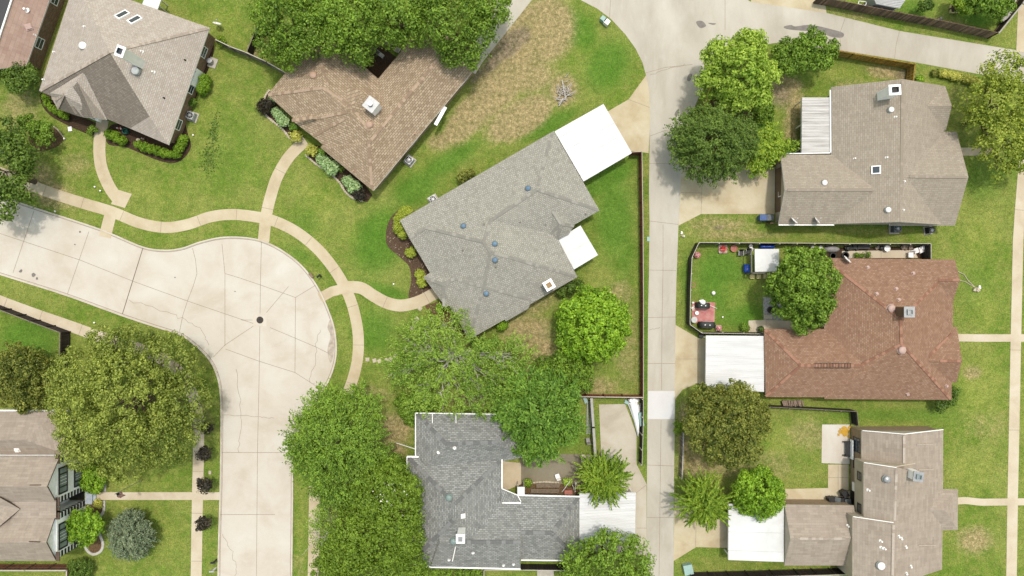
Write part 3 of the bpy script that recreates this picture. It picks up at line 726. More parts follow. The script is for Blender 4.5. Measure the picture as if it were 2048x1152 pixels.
h.caps([((219, 104), (416, 57)), ((219, 104), (82, 181)), ((104, 197), (128, 189)), ((115, 218), (128, 190)), ((153, 228), (132, 190))], ['cap_tan', 'cap_tan_dark'], .3, .3)
h.skylight(245, 31, .8, 1.5, R(-38)); h.skylight(270, 41, .8, 1.5, R(-38))
h.chimney(241, 103, .8, 1.0, 9.4, R(-20), 'white_paint', 'white_paint', 'glass_dark'); h.dome(167, 92, .42); h.dome(272, 142, .42)
for x, y in [(170, 54), (284, 103), (307, 144), (282, 132), (88, 160), (109, 105)]: h.pipe(x, y, .09, .35)
for x, y in [(370, 120), (328, 196)]: h.pipe(x, y, .06, .3, 'flue_dark')
mb = MB(); p = W(390, 156, 1.4); rz = R(70); mb.box((p.x, p.y, 1.35), (2.0, .8, 2.0), rz); o = mb.build('bay_window', 'white_paint', h.root)
mb = MB(); mb.box((p.x, p.y, 2.36), (1.4, .5, .05), rz); mb.build('pane', 'glass_dark', o)
mb = MB(); p = W(304, 4, 2.3); mb.box((p.x, p.y, 2.3), (1.9, 1.6, .12), R(-20)); [mb.box((p.x + a, p.y + b, 1.15), (.1, .1, 2.3)) for a in (-.7, .7) for b in (-.4, .5)]; mb.build('porch_roof', 'white_roof', h.root)
mb = MB(); p = W(182, 234, 2.6); mb.box((p.x, p.y, 2.3), (1.9, .35, .5), R(-22)); o = mb.build('gable_vent', 'white_paint', h.root)
mb = MB(); mb.box((p.x, p.y, 2.56), (1.0, .22, .04), R(-22)); mb.build('pane', 'glass_dark', o)

# --- brown house under the oaks
h = House('brick_house', 'brown shingled L shaped house beneath the row of oaks', 'brown_shingle', 'tan_brick', (740, 220))
h.wing([(535, 189), (746, 382), (857, 248), (644, 57)], (646, 176), (738, 262), 4.95)
h.wing([(746, 382), (962, 122), (860, 34), (641, 295)], (738, 286), (913, 77), 4.6, False, True)
h.wing([(583, 240), (712, 340), (780, 250), (655, 150)], (694, 224), (728, 186), 5.0, False, False, 2.95)
h.wall([(535, 189), (746, 382), (962, 122), (860, 34), (757, 154), (640, 60)])
h.finish()
h.caps([((537, 190), (645, 176)), ((646, 176), (700, 212)), ((700, 212), (738, 262)), ((744, 378), (738, 288)), ((738, 286), (905, 84)), ((584, 241), (694, 224)), ((628, 272), (688, 238)), ((628, 80), (655, 170))], ['cap_brown', 'cap_brown_dark'], .34, .4)
h.chimney(742, 209, 1.25, 1.25, 5.9, R(-38), 'white_paint', 'galvanised', 'vent_white', True); h.dome(739, 250, .4, 'vent_tan', 'vent_tan'); h.dome(627, 151, .4, 'vent_tan', 'vent_tan')
for x, y in [(743, 241), (597, 152), (830, 268), (708, 342)]: h.pipe(x, y, .07, .35, 'vent_tan')
h.gutter([(747, 381, 2.72), (963, 121, 2.72)], .14, 'cream_paint'); h.gutter([(871, 250, 2.5), (891, 214, 2.5)], .5, 'white_paint', 'awning'); h.gutter([(947, 146, 2.5), (960, 124, 2.5)], .6, 'cream_paint', 'awning')

# --- grey house in the middle
h = House('brick_house', 'large grey hip roofed house in the middle with blue domes', 'grey_shingle', 'grey_brick', (1000, 470)); h.trim = 'cream_paint'
a, b, c, dV, eE, g, L, GE = (799.5, 440.6, e), (1107, 262, e), (1199, 421, e), (1112, 470, e), (1155, 554, e), (938, 679, e), (842, 515, e), (819, 477, 3.75)
R1, R2, T1, T2, GL = (1074, 379, 4.9), (981, 441, 5.0), (967, 484, 5.85), (981, 504, 6.0), (852, 455, 3.7)
h.poly([a, b, R1, R2, T1, GL, GE], [b, c, R1], [c, dV, R2, R1], [dV, eE, T2, T1, R2], [eE, (1060, 609, e), (1057, 617, 2.62), (1012, 643, 2.62), (1009, 639, e), g, T2], [L, GL, T1, T2, g], [GE, GL, L])
h.wing([(847, 554), (897, 522), (939, 586), (892, 615)], (886, 570), (935, 545), 3.75)
TA, TB = (1122, 447, 3.95), (1105, 420, 3.98)
h.poly([TA, (1098, 466, e), (1103, 475, e)], [TA, (1103, 475, e), (1115, 480, e)], [TA, (1115, 480, e), (1138, 468, e)], [TA, (1138, 468, e), (1149, 450, e)], [TB, (1098, 466, e), TA], [TB, TA, (1149, 450, e)])
h.wall([a, b, c, dV, eE, g, L])
h.finish(skip=(1,))
h.caps([((1104, 268), (1074, 379)), ((1074, 379), (1196, 420)), ((1074, 379), (981, 441)), ((981, 441), (967, 484)), ((967, 484), (852, 455)), ((852, 455), (822, 474)), ((967, 484), (981, 504)), ((981, 504), (1150, 552)), ((981, 504), (967, 572)), ((967, 572), (939, 676)),
        ((849, 555), (886, 569)), ((886, 570), (888, 612)), ((886, 569), (909, 557)), ((909, 557), (967, 574)), ((967, 574), (1069, 600)), ((1106, 423), (1121, 447)), ((1122, 448), (1147, 452)), ((1122, 448), (1115, 478)), ((1122, 448), (1101, 468))], ['cap_light', 'cap_dark'], .34, .42, .72)
for x, y in [(1056, 377), (927, 452), (989.5, 487.5), (990, 520), (972.6, 587)]: h.dome(x, y, .3, 'lens_blue', 'cap_dark')
for x, y in [(968, 449), (1040, 444), (1091, 449), (926, 500), (991, 533), (1171, 428)]: h.pipe(x, y, .08, .3, 'cap_dark')
h.chimney(1098, 570, .95, .95, 4.8, R(30), 'white_paint', 'white_paint', 'tan_brickcap')

# --- dark grey house, bottom middle
h = House('brick_house', 'dark grey shingled house with white trim at the bottom', 'dark_grey_shingle', 'tan_brick', (940, 1000))
h.wing([(832, 826), (1046, 830), (1046, 915), (832, 955)], (893, 888), (990, 884), 4.3)
h.wing([(815, 913), (815, 1133), (1003, 1133), (1003, 918)], (910, 1008), (910, 1036), 5.15)
h.wing([(860, 1005), (1041, 1005), (1041, 1137), (860, 1137)], (880, 1084), (1041, 1084), 4.45, False, True)
h.wing([(1030, 991), (1159, 993), (1159, 1119), (1030, 1118)], (1040, 1065), (1104, 1066), 4.05, True, False, 2.6)
h.poly([(1003, 978, 3.1), (1034, 990, 2.75), (1041, 1003, 2.75), (1003, 1005, 3.2)])
h.wall([(832, 826), (1046, 830), (1046, 908), (1003, 920), (1003, 993), (1159, 995), (1159, 1117), (1041, 1119), (1041, 1137), (815, 1133), (815, 913), (832, 913)], 2.7)
h.finish()
h.caps([((834, 828), (893, 888)), ((1044, 832), (990, 884)), ((893, 888), (990, 884)), ((818, 916), (910, 1008)), ((1000, 922), (910, 1008)), ((818, 1130), (910, 1036)), ((910, 1084), (1041, 1084)), ((1042, 1065), (1104, 1066)), ((1157, 995), (1104, 1066)), ((1157, 1117), (1104, 1066))], ['cap_slate_light', 'cap_slate'], .42, .42, .6)
h.gutter([(831, 826, 2.85), (1046, 829, 2.85)], .16); h.gutter([(831, 826, 2.85), (831, 912, 2.85)], .12); h.gutter([(814, 913, 2.87), (896, 915, 2.87)], .24); h.gutter([(814, 913, 2.85), (814, 940, 2.85)], .12)
h.gutter([(1004, 918, 2.85), (1004, 1005, 2.85)], .16); h.gutter([(1004, 1005, 2.9), (1042, 1006, 2.9)], .2); h.gutter([(1030, 990, 2.68), (1159, 993, 2.68)], .18); h.gutter([(1042, 1120, 2.68), (1132, 1121, 2.68)], .16); h.gutter([(835, 1133, 2.85), (1041, 1138, 2.85)], .2); h.gutter([(1004, 977, 3.0), (1035, 990, 2.8), (1042, 1003, 2.8)], .1)
h.gutter([(865, 828, 2.98), (865, 846, 3.5)], .1, 'gutter_white', 'downpipe'); h.gutter([(912, 828, 2.98), (912, 846, 3.5)], .1, 'gutter_white', 'downpipe'); h.gutter([(793, 886, .5), (831, 898, 2.7)], .09, 'gutter_white', 'downpipe')
h.gutter([(911, 1094, 4.6), (905, 1122, 3.6)], .13, 'vent_white', 'fallen_pipe')
h.chimney(921, 1077, .8, .85, 6.9, 0, 'white_paint', 'white_paint', 'galvanised'); h.dome(898, 995, .36, 'vent_green', 'vent_green'); h.dome(907, 1082, .36, 'vent_green', 'vent_green')
for x, y in [(909, 896), (877, 905), (946, 1105), (1007, 1130), (1027, 1128), (898, 1119)]: h.pipe(x, y, .1, .35)
h.flat_vent(926, 1032, .4, 'vent_white')
mb = MB(); p = W(1042, 981, 2.6); mb.box((p.x, p.y, 2.75), (.85, .95, .12)); [mb.box((p.x + q, p.y + s, 1.35), (.09, .09, 2.7)) for q in (-.35, .35) for s in (-.4, .4)]; mb.build('porch_roof', 'white_roof', h.root)

# --- white two storey house, bottom left
e2 = 5.2
h = House('brick_house', 'white two storey house with black quoins and twin front gables', 'buff_shingle', 'white_brick', (60, 1000), e2, .35); h.trim = 'brown_trim'
h.wing([(-190, 913), (119, 913), (115.5, 1012), (-190, 1012)], (-190, 973), (94, 973), 7.05, True, True)
h.wing([(-190, 1025), (113, 1025), (112, 1122), (-190, 1122)], (-190, 1085), (92.5, 1085), 7.05, True, True)
h.poly([(-190, 1000, 5.6), (112, 1000, 5.6), (112, 1036, 5.6), (-190, 1036, 5.6)])
h.poly([(-190, 973, 7.02), (-40, 973, 7.02), (40, 1018, 5.7), (-190, 1018, 7.0)], [(-190, 1085, 7.02), (-40, 1085, 7.02), (40, 1018, 5.7), (-190, 1018, 7.0)])
h.wing([(-190, 822), (116, 822), (141, 911), (-190, 911)], (-120, 880), (48, 880), 4.6, False, False, 3.2)
h.wall([(-190, 822), (116, 822), (116, 930), (-190, 930)], 3.2)
FX = W(171, 0, 0).x
ys = [W(0, y, e2).y for y in (913, 1012, 1025, 1122)]; xl = W(-190, 0, e2).x
h.walls.append(([Vector((xl, ys[1] + .25)), Vector((FX, ys[1] + .25)), Vector((FX, ys[0] - .25)), Vector((xl, ys[0] - .25))], 0, e2, None))
h.walls.append(([Vector((xl, ys[3] + .25)), Vector((FX, ys[3] + .25)), Vector((FX, ys[2] - .25)), Vector((xl, ys[2] - .25))], 0, e2, None))
h.walls.append(([Vector((xl, ys[2] - .3)), Vector((FX - 1.9, ys[2] - .3)), Vector((FX - 1.9, ys[1] + .3)), Vector((xl, ys[1] + .3))], 0, e2, None))
h.finish(False)
T, N = Vector((0, 1)), Vector((1, 0))
def fy(y, z): return (CY - y) * S * (H - z) / H
for y0, y1, z0, z1, in ((933, 986, 3.4, 4.9), (930, 971, .4, 2.2), (1044, 1096, 3.4, 4.9), (1040, 1085, .4, 2.2)):
    zc = (z0 + z1) / 2; ya, yb = fy(y0, zc), fy(y1, zc); w = abs(ya - yb); cy = (ya + yb) / 2
    mb = MB(); mb.box((FX + .02, cy, zc), (.05, w, z1 - z0), 0, 1)
    for yy in (-.5, .5): mb.box((FX + .05, cy + yy * (w - .14), zc), (.1, .16, z1 - z0), 0, 0)
    for zz in (-.5, .5): mb.box((FX + .05, cy, zc + zz * (z1 - z0 - .12)), (.1, w - .3, .14), 0, 0)
    for yy in (-.24, .24): mb.box((FX + .045, cy + yy * w, zc), (.09, .12, z1 - z0 - .2), 0, 0)
    for yy in (-.12, .0, .12): mb.box((FX + .035, cy + yy * w, zc), (.07, .03, z1 - z0 - .2), 0, 2)
    mb.build('window', ['black_paint', 'glass_pale', 'white_paint'], h.root)
for yy, sg in ((ys[0] - .25, -1), (ys[1] + .25, 1), (ys[2] - .25, -1), (ys[3] + .25, 1)):
    mb = MB()
    for k in range(9):
        mb.box((FX - .15, yy - sg * .0, .35 + k * .56), (.36, .07 , .3))
        mb.box((FX + .012, yy + sg * .3, .35 + k * .56), (.06, .62, .3))
    mb.build('quoin', 'black_paint', h.root)
for a0, a1 in ((ys[2], ys[1]),):
    mb = MB(); mb.box((FX - 1.86, (a0 + a1) / 2, 1.6), (.1, .62, 3.0)); mb.build('door', 'black_paint', h.root)
    mb = MB(); mb.box((FX - 1.0, (a0 + a1) / 2, .06), (1.7, 1.0, .14)); mb.build('porch_floor', 'dark_metal', h.root)
    mb = MB(); mb.box((FX - 1.4, (a0 + a1) / 2, 3.4), (1.1, .74, .14)); mb.build('porch_beam', 'white_paint', h.root)
mb = MB(); q = W(180, 988, .3); mb.box((q.x - .1, q.y, .2), (.85, 2.4, .4)); mb.box((q.x + .45, q.y, .1), (.4, 1.9, .2)); mb.build('front_step', 'stoop_pale', h.root)
for yy in (918, 1004, 1020, 1030, 1113): 
    mb = MB(); p = W(115.5, yy, e2 + .12); mb.box((p.x, p.y, e2 + .1), (.42, 1.0 if yy != 1020 else .5, .12)); mb.build('gable_return', 'brown_trim', h.root)
h.flat_vent(35, 900, .45); h.gutter([(60, 970, 7.0), (82, 970, 7.0)], .08, 'brown_trim', 'ridge_vent'); h.gutter([(58, 1083, 7.1), (80, 1084, 7.1)], .08, 'brown_trim', 'ridge_vent'); h.gutter([(-60, 821, 3.25), (116, 821, 3.25)], .16)

# --- taupe house, upper right
h = House('brick_house', 'taupe roofed house with a front gabled garage and two dishes', 'taupe_shingle', 'beige_siding', (1760, 320))
h.wing([(1663, 174), (1663, 448), (1884, 449), (1890, 172)], (1805, 158), (1800, 444), 5.9, True, True)
h.wing([(1561, 309), (1800, 309), (1800, 448.5), (1557, 448.5)], (1570, 380), (1780, 380), 4.85, True, True)
h.wing([(1800, 172), (1890.6, 172), (1892, 260), (1800, 260)], (1800, 212), (1904, 212), 4.1, True, True)
h.wing([(1780, 263), (1913, 263), (1910, 451), (1780, 451)], (1780, 353), (1937, 354), 5.5, True, True)
h.wall([(1664, 176), (1888, 176), (1888, 262), (1911, 264), (1909, 449), (1562, 447), (1564, 311), (1664, 311)])
h.finish()
h.caps([((1805, 162), (1802, 395)), ((1575, 380), (1745, 380)), ((1819, 353), (1932, 354))], ['taupe_shingle', 'cap_tan_dark'], .3, .3, .15)
h.chimney(1789, 180, 1.15, .95, 7.3, R(3), 'white_paint', 'white_paint', 'flue_dark'); h.skylight(1752, 340, .95, .95, 0)
h.dome(1781, 220, .3); h.dome(1648, 366, .3); h.dome(1775, 420, .3)
for x, y in [(1791, 234), (1773, 315), (1709, 317), (1806, 420), (1808, 363)]: h.pipe(x, y, .08, .3)
h.dish(1583, 444, R(48), .48); h.dish(1628, 443, R(40), .48)
mb = MB(); p = W(1548, 380, 0); mb.box((W(1563, 0, 2.8).x + .38, W(0, 380, 1).y, 1.1), (.07, 5.2, 2.2)); mb.build('garage_door', 'garage_door_brown', h.root)
h.gutter([(1660, 180, 2.7), (1661, 305, 2.7)], .14); h.gutter([(1561, 307.5, 2.7), (1660, 306, 2.7)], .12); h.gutter([(1557, 450, 2.7), (1668, 450, 2.7)], .14)

# --- red roofed house, right
h = House('brick_house', 'red brown shingled house beside the dark fenced yard', 'red_shingle', 'red_brick', (1780, 660)); h.trim = 'brown_trim'
h.wing([(1648, 516), (1649, 798), (1903, 800), (1908, 519)], (1801, 638), (1803, 688), 5.9)
h.wing([(1528, 658), (1800, 658), (1800, 795), (1531, 794)], (1602, 731), (1740, 731), 4.45)
h.wing([(1840, 519), (1909.7, 519), (1906, 602), (1840, 602)], (1840, 560), (1920, 560.5), 3.9, True, True)
h.wing([(1840, 654), (1914, 654), (1913, 765), (1840, 765)], (1840, 722), (1924, 722), 4.25, True, True)
h.wall([(1648, 517), (1907, 520), (1904, 655), (1912, 656), (1911, 763), (1902, 766), (1902, 799), (1532, 794), (1529, 659), (1648, 659)])
h.finish()
h.caps([((1651, 519), (1801, 638)), ((1875, 566), (1803, 638)), ((1801, 638), (1803, 688)), ((1803, 688), (1722, 731)), ((1722, 731), (1602, 731)), ((1602, 731), (1532, 792)), ((1602, 731), (1530, 660)), ((1803, 688), (1900, 797)), ((1878, 560), (1917, 560)), ((1880, 722), (1920, 722)), ((1858, 713), (1904, 668))], ['cap_red', 'cap_red_light'], .3, .36, .5)
h.chimney(1818, 624, 1.0, 1.0, 7.4, 0, 'garage_door_brown', 'galvanised', 'galvanised'); h.dome(1782, 617, .42, 'vent_pink', 'vent_pink'); h.dome(1803, 700, .42, 'vent_pink', 'vent_pink')
for x, y in [(1735, 535), (1826, 547), (1792, 578), (1753, 588), (1797, 600), (1892, 772), (1815, 788)]: h.flat_vent(x, y, .3, 'vent_pink', .4)
h.dish(1688, 521, R(48), .55); h.dish(1640, 652, R(60), .35, 2.0)
p, nn = h.hit(1630, 731); q, _ = h.hit(1701, 731); mb = MB()
for s in (-.28, .28): mb.beam(p + Vector((0, s, .05)), q + Vector((0, s, .05)), .07, .07)
for k in range(13): t_ = k / 12; m_ = p.lerp(q, t_); mb.beam(m_ + Vector((0, -.27, .06)), m_ + Vector((0, .27, .06)), .05, .05)
mb.build('roof_rack', 'brown_trim', h.root)

# --- two storey buff house, bottom right
h = House('brick_house', 'buff shingled two storey house at the lower right with a porch', 'buff_shingle', 'tan_brick', (1800, 1000), 2.7, .1); h.trim = 'cream_paint'
h.poly([(1723, 860, 2.75), (1808.6, 867, 4.9), (1808.6, 990, 4.9), (1723, 985, 2.75)], [(1808.6, 867, 4.9), (1886.5, 858, 2.8), (1886, 990, 2.8), (1808.6, 990, 4.9)])
h.poly([(1727, 924, 4.4), (1793, 934, 5.9), (1787, 1044, 5.9), (1727, 1040, 4.4)], [(1793, 934, 5.9), (1886, 960, 2.85), (1886, 1050, 2.85), (1787, 1044, 5.9)])
h.poly([(1704.7, 1032, 4.4), (1787, 1044, 6.0), (1785, 1172, 6.0), (1704.7, 1164, 4.4)], [(1787, 1044, 6.0), (1886, 1030, 2.85), (1884, 1139, 2.85), (1785, 1172, 6.0)])
h.wing([(1840, 978), (1916, 979), (1915.5, 1060), (1840, 1061)], (1850, 1019), (1890, 1020), 3.75)
h.wing([(1569, 1009), (1708, 1011), (1708, 1131), (1568.7, 1131)], (1581, 1078), (1715, 1076), 4.1, True, False, 2.6, 'beige_siding')
h.wall([(1723, 861), (1885, 860), (1885, 1138), (1712, 1136), (1712, 1035), (1723, 1030)], 2.75)
h.wall([(1727, 925), (1793, 926), (1793, 1040), (1727, 1039)], 4.35, .0, 2.3, 'beige_siding')
h.wall([(1705, 1033), (1790, 1034), (1790, 1160), (1705, 1160)], 4.35, .0, 0, 'beige_siding')
h.wall([(1570, 1011), (1706, 1012), (1706, 1129), (1570, 1129)], 2.6, .05)
for y, z in ((861, 4.75), (925, 5.7), (1033, 5.85)):
    x0, x1, xr, zw = ((1723, 1886, 1808.6, 2.7) if y == 861 else (1727, 1860, 1793, 4.3) if y == 925 else (1705, 1860, 1787, 4.3))
    a3, b3, c3 = W(x0, y, zw), W(x1, y - 1, zw if y == 861 else 3.2), W(xr, y + 4, z)
    if y == 861: b3.z = 2.75
    h.gables.append(([Vector((a3.x, a3.y - .05, a3.z)), Vector((b3.x, a3.y - .05, b3.z)), Vector((c3.x, a3.y - .05, c3.z))], Vector((0, 1, 0)), 'cream_paint' if y == 861 else 'beige_siding'))
h.finish(False)
Xw = inset(WP([(1723, 861), (1885, 860), (1885, 1138), (1712, 1136), (1712, 1035), (1723, 1030)], 2.75), .1)
xw = min(p.x for p in Xw if p.y > -25); tt, nn2 = Vector((0, 1)), Vector((-1, 0)); xw2 = W(1727, 0, 4.35).x
h.window(Vector((xw, fy(890, 1.6))), tt, nn2, 1.7, .7, 2.3, 'dark_metal'); h.window(Vector((xw, fy(930, 1.6))), tt, nn2, 1.1, .7, 2.2, 'dark_metal')
h.window(Vector((xw2, fy(953, 3.6))), tt, nn2, 1.0, 3.0, 3.9, 'dark_metal'); h.window(Vector((xw2, fy(1017, 3.6))), tt, nn2, 1.1, 3.0, 3.9, 'dark_metal')
mb = MB(); mb.box((xw - .03, fy(1000, 1.1), 1.1), (.06, 1.8, 2.1)); mb.build('door', 'dark_metal', h.root)
mb = MB(); mb.box((xw - .25, fy(973, 1.6), 1.7), (.5, 1.0, .7)); mb.build('window_unit', 'vent_white', h.root)
h.caps([((1808, 872), (1808, 925)), ((1793, 940), (1789, 1040)), ((1787, 1050), (1785, 1150)), ((1600, 1077), (1690, 1077))], ['cap_tan', 'cap_tan_dark'], .3, .4, .3)
h.chimney(1836, 953, .95, .9, 6.3, R(-8), 'white_paint', 'galvanised', 'glass_pale'); h.dome(1773, 958, .4, 'galvanised'); h.dome(1761, 1131, .42)
for x, y in [(1737, 980), (1802, 1077), (1797, 1073), (1762, 1082), (1763, 1095), (1769, 1097), (1811, 1094), (1821, 1133), (1812, 1147), (1696, 1052)]: h.pipe(x, y, .1, .32)
for (p0, p1) in [((1833, 889), (1864, 889)), ((1836, 939), (1866, 939)), ((1836, 1090), (1870, 1090))]:
    q0, q1 = h.hit(*p0)[0], h.hit(*p1)[0]; mb = MB(); mb.beam(q0 + Vector((0, 0, .05)), q1 + Vector((0, 0, .05)), .1, .12); mb.build('ridge_vent', 'cap_tan', h.root)
h.gutter([(1725, 861, 2.9), (1808, 868, 5.0), (1886, 859, 2.9)], .09, 'white_paint', 'rake_trim'); h.gutter([(1728, 925, 4.5), (1793, 935, 6.0)], .08, 'white_paint', 'rake_trim'); h.gutter([(1706, 1033, 4.5), (1787, 1045, 6.1)], .08, 'white_paint', 'rake_trim')

# --- carports, patio covers
def carport(name, pts, z, mat, label, cat='carport', ribs=None, posts=True, slope=0.0, beams=None, inset_d=.3):
    c = W(sum(p[0] for p in pts) / 4, sum(p[1] for p in pts) / 4, z)
    root = thing(name, label, cat, (c.x, c.y, 0))
    q = [W(p[0], p[1], z) for p in pts]
    mb = MB(); mb.prism(q, z - .1, z)
    if ribs:
        a, b, c2, d = q
        for k in range(ribs):
            t = (k + .5) / ribs
            p0, p1 = (a.lerp(d, t), b.lerp(c2, t))
            mb.beam(p0 + Vector((0, 0, .03)), p1 + Vector((0, 0, .03)), .09, .06)
    mb.build('roof', mat, root)
    if posts:
        for p in inset(q, inset_d):
            pm = MB(); pm.box((p.x, p.y, (z - .1) / 2), (.11, .11, z - .1)); pm.build('post', 'white_paint', root)
    fm = MB(); ii = inset(q, .06)
    for i in range(4):
        fm.beam(Vector((*ii[i], z - .2)), Vector((*ii[(i + 1) % 4], z - .2)), .1, .18)
    fm.build('frame', 'white_paint', root)
    return root
carport('carport', [(1109, 263), (1207, 208), (1264, 306), (1167, 363)], 2.6, 'white_roof', 'flat plain white carport angled beside the alley driveway', ribs=4)
carport('patio_cover', [(1115, 478), (1161, 451), (1196, 510), (1148, 539)], 2.5, 'white_roof', 'small flat white patio cover behind the middle grey house', 'patio cover', ribs=3)
n = NT('ridged_metal'); f = n.noise(.8, 5, .7, n.scaled(n.co(), (.25, 4, 1))); M['ridged_metal'] = n.finish(n.ramp(f, [(.3, lin(176, 170, 162)), (.5, lin(226, 222, 216)), (.7, lin(244, 242, 238))]), .5)
n = NT('white_metal_roof'); f = n.noise(.7, 6, .7, n.scaled(n.co(), (.3, 3, 1))); M['white_metal_roof'] = n.finish(n.ramp(f, [(.3, lin(228, 228, 225)), (.6, lin(249, 249, 248))]), .4)
carport('carport', [(1412, 671), (1528.5, 672), (1528, 784), (1411, 776)], 2.6, 'white_metal_roof', 'ribbed white carport below the dark fenced yard', ribs=26)
carport('carport', [(1158.7, 987), (1271.5, 985), (1270, 1082), (1158.7, 1098)], 2.5, 'white_metal_roof', 'white ribbed carport attached to the dark grey house, partly under trees', ribs=20)
carport('carport', [(1457, 1008), (1568, 1010), (1568, 1124), (1456.6, 1120)], 2.5, 'white_roof', 'white flat carport at the lower right beside a round green tree', ribs=3)
r_ = carport('pergola', [(1604, 195), (1662, 195), (1660, 306), (1603, 306)], 2.6, 'ridged_metal' if 'ridged_metal' in M else 'galvanised', 'grey ridged patio cover on posts beside the taupe house', 'patio cover', ribs=34, posts=False)
for y in (206, 253, 300):
    a3, b3 = W(1592, y + 4, 0), W(1606, y - 6, 2.5)
    pm = MB(); pm.beam((a3.x, a3.y, 0), (b3.x, b3.y, 2.45), .12, .12); pm.build('post', 'vent_white', r_)
# ---------------------------------------------------------------- trees and shrubs
plain('bark', (112, 96, 80), .95, .25, 4); plain('pale_bark', (216, 208, 198), .95, .15, 4)
leafmat('leaf_oak', (64, 92, 22), (150, 184, 66)); leafmat('leaf_olive', (78, 98, 30), (176, 188, 86)); leafmat('leaf_bright', (76, 116, 16), (168, 206, 62))
leafmat('leaf_yellowolive', (92, 116, 26), (184, 196, 80)); leafmat('leaf_chartreuse', (136, 156, 36), (204, 212, 92)); leafmat('leaf_lime', (104, 140, 30), (192, 216, 90)); leafmat('leaf_deep', (66, 104, 26), (140, 178, 66)); leafmat('leaf_sage', (80, 116, 30), (166, 194, 78))
leafmat('leaf_dark', (56, 82, 24), (126, 152, 62)); leafmat('leaf_magnolia', (76, 104, 22), (142, 170, 58)); leafmat('leaf_purple', (30, 30, 24), (70, 62, 46), None, .1)
leafmat('leaf_blue', (76, 94, 66), (160, 172, 134)); leafmat('leaf_hedge', (84, 120, 20), (150, 182, 54)); leafmat('leaf_gold', (140, 152, 40), (232, 226, 120)); leafmat('leaf_palegreen', (118, 158, 90), (190, 210, 150))
leafmat('leaf_autumn', (60, 76, 22), (164, 168, 76)); leafmat('leaf_feather', (72, 112, 16), (166, 190, 62)); plain('petal_white', (240, 240, 226), .7, .05); plain('petal_red', (206, 70, 66), .7, .2, 9)

def leaves_mesh(name, pos, nrm, tan, L, Wd, tint, mat, parent):
    n = len(pos)
    nrm = nrm / (np.linalg.norm(nrm, axis=1, keepdims=True) + 1e-9)
    tan = tan - nrm * np.sum(tan * nrm, 1, keepdims=True)
    tan /= (np.linalg.norm(tan, axis=1, keepdims=True) + 1e-9)
    bit = np.cross(nrm, tan)
    L = L[:, None]; Wd = Wd[:, None]
    v = np.empty((n, 4, 3), np.float32)
    v[:, 0] = pos - tan * L * .5; v[:, 2] = pos + tan * L * .5 - nrm * L * .1
    v[:, 1] = pos + bit * Wd * .5 + nrm * Wd * .12; v[:, 3] = pos - bit * Wd * .5 + nrm * Wd * .12
    me = bpy.data.meshes.new(name)
    me.vertices.add(n * 4); me.vertices.foreach_set('co', v.ravel())
    me.loops.add(n * 4); me.loops.foreach_set('vertex_index', np.arange(n * 4, dtype=np.int32))
    me.polygons.add(n); me.polygons.foreach_set('loop_start', np.arange(0, n * 4, 4, dtype=np.int32))
    me.update(calc_edges=True)
    a = me.attributes.new('tint', 'FLOAT', 'FACE'); a.data.foreach_set('value', tint.astype(np.float32))
    me.materials.append(M[mat])
    o = bpy.data.objects.new(name, me); COL.objects.link(o); o.parent = parent
    return o

def unit(n, lo=-.35):
    v = rng.normal(size=(n * 2 + 20, 3)); v /= np.linalg.norm(v, axis=1, keepdims=True)
    v = v[v[:, 2] > lo]
    while len(v) < n: v = np.concatenate([v, v])
    return v[:n]

